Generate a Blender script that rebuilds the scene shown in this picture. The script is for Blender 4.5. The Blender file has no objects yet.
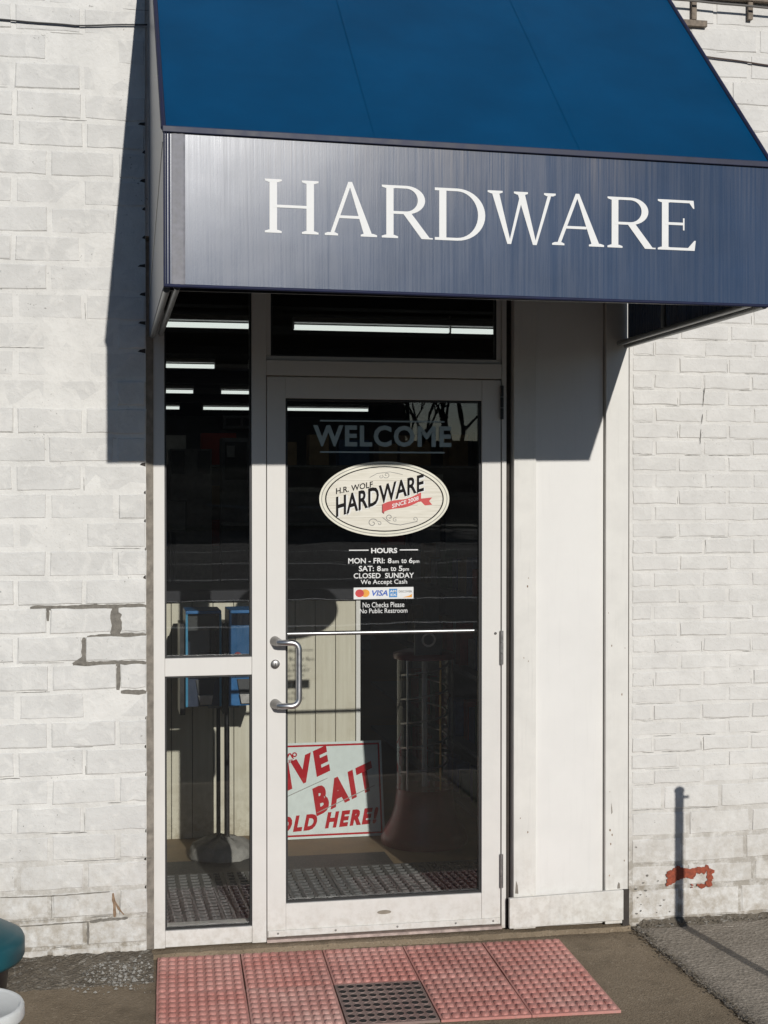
import bpy, math, random
from mathutils import Vector, Matrix
R = random.Random(11)
scene = bpy.context.scene
COL = scene.collection
PI = math.pi

# ------------------------------------------------------------------ camera, sky, sun, exposure
cam_d = bpy.data.cameras.new("camera"); cam = bpy.data.objects.new("camera", cam_d); COL.objects.link(cam)
cam_d.sensor_fit = 'VERTICAL'; cam_d.sensor_height = 24.0; cam_d.lens = 1430 / 1024 * 24.0
cam_d.clip_start = 0.05; cam_d.clip_end = 3000
cam.location = (0, -5.3613, 1.7013); cam.rotation_euler = (PI / 2 - .0108, 0, -.1931)
scene.camera = cam

SUN = Vector((.118, -1.0, .352)).normalized()          # towards the sun
w = bpy.data.worlds.new("World"); scene.world = w; w.use_nodes = True
wt = w.node_tree; bg = wt.nodes['Background']
sky = wt.nodes.new('ShaderNodeTexSky'); sky.sky_type = 'NISHITA'; sky.sun_disc = False
sky.dust_density = .25; sky.ozone_density = 5.0; sky.sun_elevation = math.asin(SUN.z); sky.sun_rotation = math.atan2(SUN.x, SUN.y)
wt.links.new(sky.outputs[0], bg.inputs[0]); bg.inputs[1].default_value = 0.078
sun_d = bpy.data.lights.new("sun", 'SUN'); sun_d.energy = 5.0; sun_d.angle = math.radians(.5); sun_d.color = (1, .965, .915)
sun = bpy.data.objects.new("sun", sun_d); COL.objects.link(sun); sun.location = SUN * 30
sun.rotation_euler = (-SUN).to_track_quat('-Z', 'Y').to_euler()
scene.view_settings.view_transform = 'Standard'; scene.view_settings.look = 'None'
scene.view_settings.gamma = 1; scene.view_settings.exposure = -.56
scene.cycles.transparent_max_bounces = 24

# ------------------------------------------------------------------ material helpers
class T:
    def __init__(s, name):
        s.m = bpy.data.materials.new(name); s.m.use_nodes = True; s.t = s.m.node_tree
        s.b = s.t.nodes['Principled BSDF']; s.out = s.t.nodes['Material Output']
    def n(s, typ, **k):
        x = s.t.nodes.new(typ)
        for a, v in k.items(): setattr(x, a, v)
        return x
    def L(s, a, b): s.t.links.new(a, b)
    def put(s, sock, v):
        if hasattr(v, 'is_output'): s.L(v, sock)
        else: sock.default_value = v
    def pos(s): return s.n('ShaderNodeNewGeometry').outputs['Position']
    def objc(s): return s.n('ShaderNodeTexCoord').outputs['Object']
    def xyz(s, v):
        x = s.n('ShaderNodeSeparateXYZ'); s.L(v, x.inputs[0]); return x.outputs
    def scale(s, v, sc):
        x = s.n('ShaderNodeMapping'); s.L(v, x.inputs[0]); x.inputs['Scale'].default_value = sc; return x.outputs[0]
    def noise(s, v, sc, det=4, ro=.55, dist=0):
        x = s.n('ShaderNodeTexNoise'); s.L(v, x.inputs['Vector'])
        x.inputs['Scale'].default_value = sc; x.inputs['Detail'].default_value = det
        x.inputs['Roughness'].default_value = ro; x.inputs['Distortion'].default_value = dist
        return x.outputs['Fac']
    def vor(s, v, sc, feature='F1'):
        x = s.n('ShaderNodeTexVoronoi', feature=feature); s.L(v, x.inputs['Vector']); x.inputs['Scale'].default_value = sc
        return x.outputs['Distance']
    def ramp(s, v, a, b, lo=0., hi=1.):
        x = s.n('ShaderNodeMapRange'); s.put(x.inputs[0], v)
        for i, q in enumerate((a, b, lo, hi)): x.inputs[1 + i].default_value = q
        return x.outputs[0]
    def math(s, op, a, b=0., c=0.):
        x = s.n('ShaderNodeMath', operation=op)
        s.put(x.inputs[0], a); s.put(x.inputs[1], b); s.put(x.inputs[2], c); return x.outputs[0]
    def mix(s, f, a, b):
        x = s.n('ShaderNodeMix', data_type='RGBA'); s.put(x.inputs[0], f)
        for sock, v in ((x.inputs[6], a), (x.inputs[7], b)):
            s.put(sock, v if hasattr(v, 'is_output') else (*v[:3], 1))
        return x.outputs[2]
    def bump(s, h, st=.3, d=.01, normal=None):
        x = s.n('ShaderNodeBump'); x.inputs['Strength'].default_value = st; x.inputs['Distance'].default_value = d
        s.L(h, x.inputs['Height'])
        if normal is not None: s.L(normal, x.inputs['Normal'])
        return x.outputs[0]
    def fin(s, col=None, rough=None, metal=None, nrm=None, spec=None):
        if col is not None: s.put(s.b.inputs['Base Color'], col if hasattr(col, 'is_output') else (*col, 1))
        if rough is not None: s.put(s.b.inputs['Roughness'], rough)
        if metal is not None: s.put(s.b.inputs['Metallic'], metal)
        if spec is not None: s.put(s.b.inputs['Specular IOR Level'], spec)
        if nrm is not None: s.L(nrm, s.b.inputs['Normal'])
        return s.m

def simple(name, col, rough=.5, metal=0., var=.15, sc=25., bump=.0, bsc=120., spec=.5):
    t = T(name); p = t.pos()
    n = t.noise(p, sc, 5)
    a = tuple(c * (1 - var) for c in col); b = tuple(min(1, c * (1 + var)) for c in col)
    c = t.mix(t.ramp(n, .3, .7), a, b)
    nr = t.bump(t.noise(p, bsc, 3), bump, .004) if bump else None
    return t.fin(c, t.ramp(n, .3, .7, max(0, rough - .06), min(1, rough + .06)), metal, nr, spec)

def m_paint(name, base, mort=False, dirt=.4, coat=.6):
    t = T(name); p = t.pos(); X, Y, Z = t.xyz(p)
    rnd = t.n('ShaderNodeObjectInfo').outputs['Random']
    n1 = t.noise(p, 9, 6, .6); n2 = t.noise(p, 60, 5, .65); n3 = t.noise(p, 2.3, 3); n5 = t.noise(p, 17, 5, .6, .8)
    lo = tuple(c * .90 for c in base); hi = tuple(min(.9, c * 1.06) for c in base)
    c = t.mix(t.ramp(n1, .32, .68), lo, hi)
    if not mort: c = t.mix(t.ramp(rnd, 0, 1, 0, .5), c, tuple(q * .91 for q in base))
    # thicker coats of paint bridging brick and joint
    c = t.mix(t.math('MULTIPLY', t.ramp(n5, .50, .64), coat), c, (.735, .72, .68))
    c = t.mix(t.ramp(n2, .58, .72, 0, .35), c, (.50, .49, .45))
    # speckled flaking and splash-back dirt low on the wall
    zz = t.math('ADD', Z, t.ramp(n3, .25, .75, -.16, .16))
    low = t.ramp(zz, .03, dirt * (1.25 if mort else 1), 1, 0)
    n4 = t.noise(p, 26, 6, .7)
    dm = t.math('MULTIPLY', low, t.ramp(n4, .30 if mort else .36, .56 if mort else .66))
    c = t.mix(t.math('MULTIPLY', dm, .9 if mort else .75), c, (.24, .205, .155) if mort else (.33, .28, .21))
    pit = t.math('MULTIPLY', t.ramp(t.noise(p, 75, 4, .6), .66, .71), t.ramp(t.noise(p, 3.1, 3), .5, .62))
    c = t.mix(t.math('MULTIPLY', pit, .8), c, (.20, .19, .17))
    h = t.math('ADD', t.math('MULTIPLY', n2, .35), t.math('ADD', t.math('MULTIPLY', n1, 1.3), t.math('ADD', t.math('MULTIPLY', n5, .8), t.math('MULTIPLY', n4, .5))))
    return t.fin(c, .72, 0, t.bump(h, .62, .008), .25)

PAINT = m_paint('painted_brick', (.655, .645, .615), dirt=.48)
PAINT2 = m_paint('painted_brick_warm', (.675, .657, .62), dirt=.5, coat=.25)
MORT = m_paint('painted_mortar', (.705, .692, .655), True, .45)
MORT2 = m_paint('painted_mortar_warm', (.675, .655, .615), True, .5, .25)
BAREM = simple('bare_mortar_and_shade', (.19, .175, .15), .9, 0, .3, 60, .6, 200)
CRACK = simple('crack_and_joint_shade', (.16, .15, .135), .95, 0, .35, 40, .3)  # cracks and shade lines under brick edges, painted as thin dark strips
REDB = simple('bare_red_brick', (.28, .065, .032), .85, 0, .3, 90, .5, 220)
BROWNST = simple('brown_stain', (.24, .16, .10), .9, 0, .35, 80, .4)
CAULK = simple('old_caulk', (.24, .215, .18), .85, 0, .3, 30, .5)
GAPB = simple('dark_gap', (.045, .038, .032), .9, 0, .3, 30)

def m_alu(name, base, streak=.06, sc=8, dirtz=.22, amp=.04):
    t = T(name); p = t.pos(); X, Y, Z = t.xyz(p)
    n = t.noise(p, sc, 5, .6); s = t.noise(t.scale(p, (60, 60, 3)), 1.2, 4)
    c = t.mix(t.ramp(n, .3, .7), tuple(q * (1 - amp) for q in base), tuple(q * (1 + amp * .5) for q in base))
    c = t.mix(t.ramp(s, .55, .75, 0, streak), c, tuple(q * .55 for q in base))
    low = t.math('MULTIPLY', t.ramp(Z, .02, dirtz, 1, 0), t.ramp(t.noise(p, 30, 5, .7), .42, .7))
    c = t.mix(t.math('MULTIPLY', low, .5), c, (.34, .29, .22))
    return t.fin(c, t.ramp(n, .3, .7, .42, .56), 0, t.bump(t.noise(p, 90, 3), .06, .002), .4)
ALU = m_alu('cream_aluminium', (.665, .645, .605), .05, 5)
WOODP = m_alu('white_painted_wood', (.725, .71, .675), .07, 4)
WOODP2 = m_alu('white_painted_wood_aged', (.69, .672, .625), .2, 10, .4, .07)
STEEL = simple('brushed_steel', (.55, .55, .56), .38, 1., .08, 30)
STEELD = simple('dull_steel', (.30, .29, .28), .42, .9, .2, 60)
BLACKR = simple('black_gasket', (.012, .012, .012), .5, 0, .2)
DARKM = simple('dark_metal', (.035, .034, .034), .5, .3, .2)
BLACKP = simple('black_plastic', (.016, .016, .017), .35, 0, .2)
GREYAL = simple('grey_awning_tube', (.26, .27, .27), .4, .6, .15)

def m_glass(name, dust=.02):
    t = T(name); p = t.pos(); X, Y, Z = t.xyz(p)
    lw = t.n('ShaderNodeLayerWeight'); lw.inputs[0].default_value = .5
    f5 = t.math('POWER', lw.outputs['Facing'], 5.)
    fr = t.math('MULTIPLY_ADD', f5, .94, .045)
    tr = t.n('ShaderNodeBsdfTransparent'); tr.inputs[0].default_value = (.945, .952, .945, 1)
    gl = t.n('ShaderNodeBsdfGlossy'); gl.inputs[0].default_value = (1, 1, 1, 1); gl.inputs['Roughness'].default_value = .0
    wave = t.bump(t.noise(p, 2.2, 2), .02, .02); t.L(wave, gl.inputs['Normal'])
    df = t.n('ShaderNodeBsdfDiffuse'); df.inputs[0].default_value = (.75, .74, .72, 1)
    m1 = t.n('ShaderNodeMixShader'); t.L(fr, m1.inputs[0]); t.L(tr.outputs[0], m1.inputs[1]); t.L(gl.outputs[0], m1.inputs[2])
    sw = t.noise(t.scale(p, (2.2, 1, 26)), 1.6, 5, .65, 1.2)
    sw2 = t.noise(p, 5, 5, .6, 2.5)
    d = t.math('MULTIPLY', t.math('ADD', t.ramp(sw, .45, .8), t.ramp(sw2, .4, .9, .25, 1.)), dust)
    m2 = t.n('ShaderNodeMixShader'); t.L(d, m2.inputs[0]); t.L(m1.outputs[0], m2.inputs[1]); t.L(df.outputs[0], m2.inputs[2])
    t.L(m2.outputs[0], t.out.inputs[0]); return t.m
GLASS = m_glass('dusty_glass', .0022)
CLEARP = m_glass('clear_plastic', .0015)

def m_fabric(name, base, rough, streak=.0, spec=.5):
    t = T(name); p = t.pos()
    n = t.noise(p, 3.5, 5, .6); st = t.noise(t.scale(p, (150, 150, 2.2)), 1.0, 6, .7); st2 = t.noise(t.scale(p, (14, 14, 1.2)), 1.0, 5, .7)
    fine = t.noise(p, 420, 2)
    c = t.mix(t.ramp(n, .3, .7), tuple(q * .86 for q in base), tuple(q * 1.1 for q in base))
    nr = t.bump(t.noise(p, 4, 2), .025, .03)
    r = rough
    if streak:
        m = t.math('MULTIPLY', t.ramp(st, .38, .75), t.ramp(st2, .3, .7))
        c = t.mix(t.math('MULTIPLY', m, streak), c, (.26, .23, .21))
        X, Y, Z = t.xyz(p)     # tan streaks, stronger towards the trim rail
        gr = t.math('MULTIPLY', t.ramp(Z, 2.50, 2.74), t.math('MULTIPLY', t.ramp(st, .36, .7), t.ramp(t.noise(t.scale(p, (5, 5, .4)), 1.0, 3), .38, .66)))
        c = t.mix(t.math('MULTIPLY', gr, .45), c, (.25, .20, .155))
        r = t.math('ADD', t.ramp(st, .3, .7, rough - .04, rough + .05), t.ramp(st2, .3, .7, -.02, .03))
        nr = t.bump(st, .035, .004, nr)
    nr = t.bump(fine, .08, .001, nr)
    return t.fin(c, r, 0, nr, spec)
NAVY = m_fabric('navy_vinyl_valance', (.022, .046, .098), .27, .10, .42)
BLUE = m_fabric('blue_vinyl_canopy', (.0012, .051, .132), .6, 0, .04)
NAVYP = simple('navy_piping', (.014, .018, .05), .6, 0, .2, spec=.2)
WHITEV = simple('white_vinyl', (.76, .76, .74), .6, 0, .04)
PRINTW = simple('white_print', (.70, .70, .68), .5, 0, .05)
PRINTG = simple('frosted_print', (.34, .42, .42), .6, 0, .08)

def m_ground(name, c0, c1, agg, rough=.85, sc=160., spec=.3, bst=.5):
    t = T(name); p = t.pos()
    n = t.noise(p, 2.2, 6, .6); g = t.vor(p, sc); g2 = t.noise(p, sc * .5, 4, .7); st = t.noise(p, 7, 6, .65)
    c = t.mix(t.ramp(n, .3, .7), c0, c1)
    c = t.mix(t.ramp(g2, .55, .72, 0, .8), c, agg)
    c = t.mix(t.ramp(st, .52, .7, 0, .55), c, tuple(q * .55 for q in c0))
    c = t.mix(t.ramp(t.noise(p, 48, 3, .6), .60, .70, 0, .5), c, agg); c = t.mix(t.ramp(t.noise(p, 95, 2, .6), .62, .70, 0, .6), c, tuple(q * .45 for q in c0))
    c = t.mix(t.ramp(t.noise(p, 1.1, 5, .6, .8), .50, .68, 0, .35), c, tuple(q * .6 for q in c0))
    h = t.math('ADD', t.math('MULTIPLY', g, .8), g2)
    return t.fin(c, rough, 0, t.bump(h, bst, .006), spec)
CONC = m_ground('brown_concrete', (.205, .160, .108), (.27, .213, .148), (.37, .305, .225), .9, 150, .2)
ASPH = m_ground('worn_asphalt', (.27, .235, .19), (.36, .315, .26), (.56, .50, .42), .9, 75, .2, .9)
LOT = m_ground('lot_asphalt', (.05, .05, .051), (.085, .085, .085), (.13, .13, .125), .95, 20, .06, .8)
DIRT = m_ground('dirt_and_crumbs', (.10, .082, .06), (.19, .165, .13), (.42, .40, .36), .95, 90, .2, 1.)
RUBBLE = m_ground('mortar_rubble', (.28, .265, .235), (.40, .385, .35), (.20, .18, .15), .95, 90, .2, 1.)

def m_rubber(name, c0, c1, worn, rough=.6, wl=.5, wh=.75):
    t = T(name); p = t.pos(); n = t.noise(p, 6, 5, .6); f = t.noise(p, 90, 4, .6); q = t.noise(p, 3.2, 4, .6)
    c = t.mix(t.ramp(n, .3, .7), c0, c1)
    c = t.mix(t.ramp(f, .5, .8, 0, .5), c, tuple(v * .6 for v in c0))
    c = t.mix(t.ramp(q, wl, wh, 0, .55), c, worn)
    g = t.noise(p, 2.1, 5, .65, .6); c = t.mix(t.ramp(g, .52, .72, 0, .55), c, tuple(v * .45 for v in c0))
    c = t.mix(t.ramp(t.noise(p, 150, 3), .6, .72, 0, .5), c, (.30, .27, .23))
    return t.fin(c, rough, 0, t.bump(f, .3, .003), .35)
REDR = m_rubber('red_rubber', (.48, .20, .165), (.58, .27, .23), (.57, .36, .31), .65, .45, .72)
REDR3 = m_rubber('grimy_red_rubber', (.20, .115, .10), (.28, .17, .15), (.30, .24, .21), .7, .3, .6)
REDR2 = m_rubber('faded_red_rubber', (.49, .22, .185), (.57, .29, .25), (.60, .42, .36), .65, .42, .66)
BLKR = m_rubber('black_rubber', (.030, .030, .031), (.05, .05, .05), (.09, .088, .082), .55)
HOLE = simple('hole_dark', (.012, .011, .010), .8)

# ------------------------------------------------------------------ mesh helpers
class MB:
    def __init__(s): s.v = []; s.f = []; s.sm = set()
    def add(s, vs, fs, smooth=False):
        o = len(s.v); s.v += [tuple(v) for v in vs]
        for f in fs:
            if smooth: s.sm.add(len(s.f))
            s.f.append(tuple(i + o for i in f))
        return s
    def box(s, x0, x1, y0, y1, z0, z1):
        v = [(x0, y0, z0), (x1, y0, z0), (x1, y1, z0), (x0, y1, z0), (x0, y0, z1), (x1, y0, z1), (x1, y1, z1), (x0, y1, z1)]
        return s.add(v, [(3, 2, 1, 0), (4, 5, 6, 7), (0, 1, 5, 4), (1, 2, 6, 5), (2, 3, 7, 6), (3, 0, 4, 7)])
    def prism(s, poly, y0, y1):           # polygon in XZ, counter-clockwise seen from -Y
        n = len(poly); v = [(x, y0, z) for x, z in poly] + [(x, y1, z) for x, z in poly]
        return s.add(v, [tuple(range(n)), tuple(range(2 * n - 1, n - 1, -1))] + [(i, i + n, (i + 1) % n + n, (i + 1) % n) for i in range(n)])
    def flat(s, poly, y):
        return s.add([(x, y, z) for x, z in poly], [tuple(range(len(poly)))])
    def ring(s, cx, cz, a0, b0, a1, b1, y, n=64, t0=0., t1=2 * PI):
        v = []
        for i in range(n + 1):
            t = t0 + (t1 - t0) * i / n
            v += [(cx + a0 * math.cos(t), y, cz + b0 * math.sin(t)), (cx + a1 * math.cos(t), y, cz + b1 * math.sin(t))]
        return s.add(v, [(2 * i, 2 * i + 1, 2 * i + 3, 2 * i + 2) for i in range(n)])
    def tube(s, pts, r, n=8, cap=True, r1=None):
        pts = [Vector(p) for p in pts]; rings = []; up = None; N = len(pts)
        for i, p in enumerate(pts):
            d = (pts[min(i + 1, N - 1)] - pts[max(i - 1, 0)]).normalized()
            if up is None: up = d.orthogonal().normalized()
            up = (up - d * up.dot(d)).normalized(); b = d.cross(up)
            rr = r if r1 is None else r + (r1 - r) * i / (N - 1)
            rings.append([p + (up * math.cos(2 * PI * k / n) + b * math.sin(2 * PI * k / n)) * rr for k in range(n)])
        v = [q for g in rings for q in g]
        s.add(v, [(i * n + k, i * n + (k + 1) % n, (i + 1) * n + (k + 1) % n, (i + 1) * n + k) for i in range(N - 1) for k in range(n)], True)
        if cap: s.add(rings[0], [tuple(range(n))[::-1]]); s.add(rings[-1], [tuple(range(n))])
        return s
    def lathe(s, prof, cx, cy, n=32, smooth=True):
        v = [(cx + r * math.cos(2 * PI * k / n), cy + r * math.sin(2 * PI * k / n), z) for r, z in prof for k in range(n)]
        m = len(prof)
        s.add(v, [(i * n + k, i * n + (k + 1) % n, (i + 1) * n + (k + 1) % n, (i + 1) * n + k) for i in range(m - 1) for k in range(n)], smooth)
        if prof[-1][0] > 1e-4: s.add(v[-n:], [tuple(range(n))])
        if prof[0][0] > 1e-4: s.add(v[:n], [tuple(range(n))[::-1]])
        return s
    def mesh(s, name):
        me = bpy.data.meshes.new(name); me.from_pydata(s.v, [], s.f); me.update()
        for i in s.sm: me.polygons[i].use_smooth = True
        return me
    def build(s, name, mat, parent=None, bevel=0.):
        return ob(name, s.mesh(name), mat, parent, bevel)

def ob(name, me, mat, parent=None, bevel=0.):
    o = bpy.data.objects.new(name, me); COL.objects.link(o)
    if me is not None and mat is not None and not me.materials: me.materials.append(mat)
    if parent is not None: o.parent = parent
    if bevel:
        b = o.modifiers.new('bevel', 'BEVEL'); b.width = bevel; b.segments = 2; b.limit_method = 'ANGLE'
    return o
def tag(o, label=None, cat=None, group=None, kind=None):
    if label: o['label'] = label
    if cat: o['category'] = cat
    if group: o['group'] = group
    if kind: o['kind'] = kind
    return o
def empty(name, loc, label, cat, group=None):
    o = bpy.data.objects.new(name, None); COL.objects.link(o); o.location = loc; o.empty_display_size = .1
    return tag(o, label, cat, group)
def keep(root):
    """parts are modelled in world coordinates: undo the root's offset on each child"""
    inv = Matrix.Translation(root.location).inverted()
    for c in root.children: c.matrix_parent_inverse = inv
def text_mesh(body, x0, x1, z0, z1, y, bold=0., shear=0., rot=0., space=1.):
    """letters in the XZ plane, fitted to a box"""
    cu = bpy.data.curves.new('t', 'FONT'); cu.body = body; cu.size = 1; cu.offset = bold; cu.shear = shear
    cu.space_character = space; cu.resolution_u = 3
    o = bpy.data.objects.new('t', cu); COL.objects.link(o)
    bpy.context.view_layer.update()
    me = bpy.data.meshes.new_from_object(o.evaluated_get(bpy.context.evaluated_depsgraph_get()))
    bpy.data.objects.remove(o); bpy.data.curves.remove(cu)
    xs = [v.co.x for v in me.vertices]; ys = [v.co.y for v in me.vertices]
    ax, bx, ay, by = min(xs), max(xs), min(ys), max(ys)
    cx, cz = (x0 + x1) / 2, (z0 + z1) / 2; c, s = math.cos(rot), math.sin(rot)
    for v in me.vertices:
        px = ((v.co.x - ax) / (bx - ax) - .5) * (x1 - x0); pz = ((v.co.y - ay) / (by - ay) - .5) * (z1 - z0)
        v.co = (cx + px * c - pz * s, y, cz + px * s + pz * c)
    me.materials.clear(); return me
def text(name, body, x0, x1, z0, z1, y, mat, parent, **k):
    me = text_mesh(body, x0, x1, z0, z1, y, **k); return ob(name, me, mat, parent)
def ribbon(mb, pts, w, y, jag=.25, step=.012):
    """ragged flat strip along a polyline in XZ"""
    P = [Vector((p[0], 0, p[1])) for p in pts]; path = []
    for a, b in zip(P, P[1:]):
        n = max(1, int((b - a).length / step)); path += [a.lerp(b, i / n) for i in range(n)]
    path.append(P[-1]); v = []
    for i, p in enumerate(path):
        d = (path[min(i + 1, len(path) - 1)] - path[max(i - 1, 0)]).normalized(); nn = Vector((-d.z, 0, d.x))
        e = .55 if i in (0, len(path) - 1) else 1
        a = p + nn * w * .5 * e * R.uniform(1 - jag, 1 + jag); b = p - nn * w * .5 * e * R.uniform(1 - jag, 1 + jag)
        v += [(a.x, y, a.z), (b.x, y, b.z)]
    mb.add(v, [(2 * i, 2 * i + 1, 2 * i + 3, 2 * i + 2) for i in range(len(path) - 1)])

# ------------------------------------------------------------------ ground
MB().box(-400, 400, -400, 400, -.30, -.055).build('ground', LOT)['kind'] = 'structure'
def sheet(name, x0, x1, y0, y1, nx, ny, zf, mat, xf=None):
    mb = MB(); v = []
    for j in range(ny + 1):
        for i in range(nx + 1):
            x = x0 + (x1 - x0) * i / nx; y = y0 + (y1 - y0) * j / ny
            if xf: x = xf(x, y, i)
            v.append((x, y, zf(x, y)))
    mb.add(v, [(j * (nx + 1) + i, j * (nx + 1) + i + 1, (j + 1) * (nx + 1) + i + 1, (j + 1) * (nx + 1) + i) for j in range(ny) for i in range(nx)], True)
    # skirt
    edge = [i for i in range(nx + 1)] + [(j + 1) * (nx + 1) + nx for j in range(ny)] + [ny * (nx + 1) + i for i in range(nx - 1, -1, -1)] + [j * (nx + 1) for j in range(ny - 1, 0, -1)]
    b = len(mb.v); mb.v += [(v[i][0], v[i][1], -.12) for i in edge]; n = len(edge)
    for k in range(n): mb.f.append((edge[k], b + k, b + (k + 1) % n, edge[(k + 1) % n]))
    o = mb.build(name, mat); o['kind'] = 'structure'; return o
def hsh(x, y): return math.sin(x * 127.1 + y * 311.7) * .5 + math.sin(x * 269.5 - y * 183.3) * .5
sheet('pavement', -3, 2.06, -3.2, .05, 60, 40, lambda x, y: -.008 + .0015 * hsh(x * .03, y * .03), CONC)
asph_edge = lambda x, y, i: x + (0.010 * hsh(.11, y * .31) if i == 0 else 0)
sheet('asphalt_apron', 2.045, 7, -3.2, .05, 60, 90, lambda x, y: -.001 + .010 * min(1, max(0, (x - 2.1))) + .0018 * hsh(x * .7, y * .9), ASPH, asph_edge)

# ------------------------------------------------------------------ brick walls
def brick_mesh(L, H, D, seed, cham=.0045, jag=.0030):
    r = random.Random(seed); nx = 4
    def ringpts(ix, iz, y, j):
        pts = []
        for i in range(nx + 1): pts.append([-L / 2 + ix + (L - 2 * ix) * i / nx, y, -H / 2 + iz])
        for i in range(nx, -1, -1): pts.append([-L / 2 + ix + (L - 2 * ix) * i / nx, y, H / 2 - iz])
        for p in pts: p[0] += r.uniform(-j, j); p[2] += r.uniform(-j, j)
        return pts
    a = ringpts(0, 0, D, 0); b = ringpts(0, 0, cham, jag); c = ringpts(cham, cham, 0, jag)
    for p in c: p[1] += r.uniform(-.0006, .0008)
    n = len(a); v = a + b + c; f = []
    for k in range(n):
        k2 = (k + 1) % n
        f.append((k, k2, n + k2, n + k)); f.append((n + k, n + k2, 2 * n + k2, 2 * n + k))
    for i in range(nx): f.append((2 * n + i, 2 * n + i + 1, 2 * n + n - 2 - i, 2 * n + n - 1 - i))
    mb = MB(); mb.add(v, f); return mb.mesh('brick')
CACHE = {}
def brick_at(x0, x1, z0, z1, face, parent, mat, sink):
    L, H = round(x1 - x0, 3), round(z1 - z0, 3); key = (L, H, mat.name, R.randrange(7))
    if key not in CACHE:
        CACHE[key] = brick_mesh(L, H, .03, len(CACHE)); CACHE[key].materials.append(mat)
    o = bpy.data.objects.new('brick', CACHE[key]); COL.objects.link(o); o.parent = parent
    o.location = ((x0 + x1) / 2, face + R.uniform(-.0014, sink), (z0 + z1) / 2)
    o.rotation_euler = (R.uniform(-.015, .015), R.uniform(-.008, .008), R.uniform(-.008, .008))
    return o
def far_bricks(rects, face, parent, mat):
    mb = MB()
    for x0, x1, z0, z1 in rects:
        c = .004; v = [(x0, face + .03, z0), (x1, face + .03, z0), (x1, face + .03, z1), (x0, face + .03, z1),
                       (x0, face + c, z0), (x1, face + c, z0), (x1, face + c, z1), (x0, face + c, z1),
                       (x0 + c, face, z0 + c), (x1 - c, face, z0 + c), (x1 - c, face, z1 - c), (x0 + c, face, z1 - c)]
        mb.add(v, [(0, 1, 5, 4), (1, 2, 6, 5), (2, 3, 7, 6), (3, 0, 4, 7), (4, 5, 9, 8), (5, 6, 10, 9), (6, 7, 11, 10), (7, 4, 8, 11), (8, 9, 10, 11)])
    tag(mb.build('bricks', mat, parent), kind='stuff')

# left wall: large painted bricks
FL = -.035; MO = .0032
wl = MB().box(-4.0, .150, FL + MO, .20, -.06, 5.2).build('brick_wall', MORT)
tag(wl, 'white painted wall of large bricks with bare grey joints, left of the glass entrance', 'wall')
MB().box(.150, 2.034, -.02, .20, 2.66, 5.2).build('spandrel', MORT, wl)
CK = MB(); far = []
pit, j2 = .2425, .0068
for k in range(-2, 48):
    z0, z1 = .158 + .1039 * k + j2, .158 + .1039 * (k + 1) - j2
    typeA = (k % 2 == 0) and k != 28
    off = .045 if typeA else -.073
    jw = R.uniform(-.006, .006)
    i = 0; xr = .150
    while True:
        xj = off + jw - pit * i
        x1, x0 = xr, xj + j2
        xr = xj - j2; i += 1
        if x1 - x0 < .03: continue
        if x0 < -3.9: break
        if k >= 0 and k <= 33 and x1 > -.62: brick_at(x0, x1, z0, z1, FL, wl, PAINT, (-.0002 if 7 < k < 12 else .0040) if k > 5 else .0016)
        elif z1 > 0: far.append((x0, x1, max(0, z0), z1))
        if k >= -1 and k < 33 and x1 > -.5:
            lowf = .6 if k < 4 else (.28 if k < 9 else .12)
            if R.random() < lowf:
                a = R.uniform(x0, x1 - .03); b = min(x1 + .02, a + R.uniform(.03, .24))
                zz = z0 - R.uniform(.002, .006)
                ribbon(CK, [(a, zz), ((a + b) / 2, zz + R.uniform(-.002, .002)), (b, zz)], R.uniform(.0012, .003 if k < 8 else .002), FL + MO - .0004, .7)
            if R.random() < lowf * .5:
                ribbon(CK, [(x0 - .002, z0), (x0 - .003, z0 + R.uniform(.03, .08))], R.uniform(.001, .0028), FL + MO - .0004, .7)
far_bricks(far, FL, wl, PAINT)
tag(CK.build('joint_crack_and_shade', CRACK, wl), kind='stuff')
bj = MB(); yj = FL - .0006
for pts, wd in [([(-.265, 1.297), (-.159, 1.296), (-.017, 1.297), (.150, 1.298)], .017), ([(-.202, 1.293), (-.202, 1.249)], .011),
                ([(.040, 1.293), (.041, 1.19)], .036), ([(-.063, 1.186), (.019, 1.19), (.150, 1.192)], .016),
                ([(-.074, 1.187), (-.074, 1.097)], .016), ([(-.114, 1.091), (-.017, 1.089), (.150, 1.088)], .018),
                ([(.051, 1.083), (.048, .992)], .016), ([(.058, .984), (.150, .981)], .015), ([(-.045, 1.331), (-.027, 1.301)], .012)]:
    yj -= .00006; ribbon(bj, pts, wd * (1.1 if wd < .03 else 1), (FL + MO - .0006 + (yj - FL)) if wd < .03 else yj, .22)
bj.flat([(-.117, 1.094), (-.064, 1.084), (-.068, 1.120), (-.083, 1.116)], yj - .0001)
for pts, wd in [([(-.055, .146), (.082, .152)], .011), ([(-.062, .144), (-.062, .062)], .008), ([(-.374, .251), (-.162, .247), (.017, .252)], .004), ([(-.304, .142), (-.055, .146)], .005)]:
    yj -= .00006; ribbon(bj, pts, wd, yj, .45)
bj.build('bare_joint_and_shade', BAREM, wl)  # bare mortar strips; their dark colour also carries the deep joint shadow
bs = MB(); ribbon(bs, [(.028, .246), (.035, .157)], .010, FL - .0014, .4); ribbon(bs, [(.032, .225), (.048, .19), (.068, .165)], .006, FL - .0016, .6)
bs.build('rust_stain', BROWNST, wl)
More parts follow.
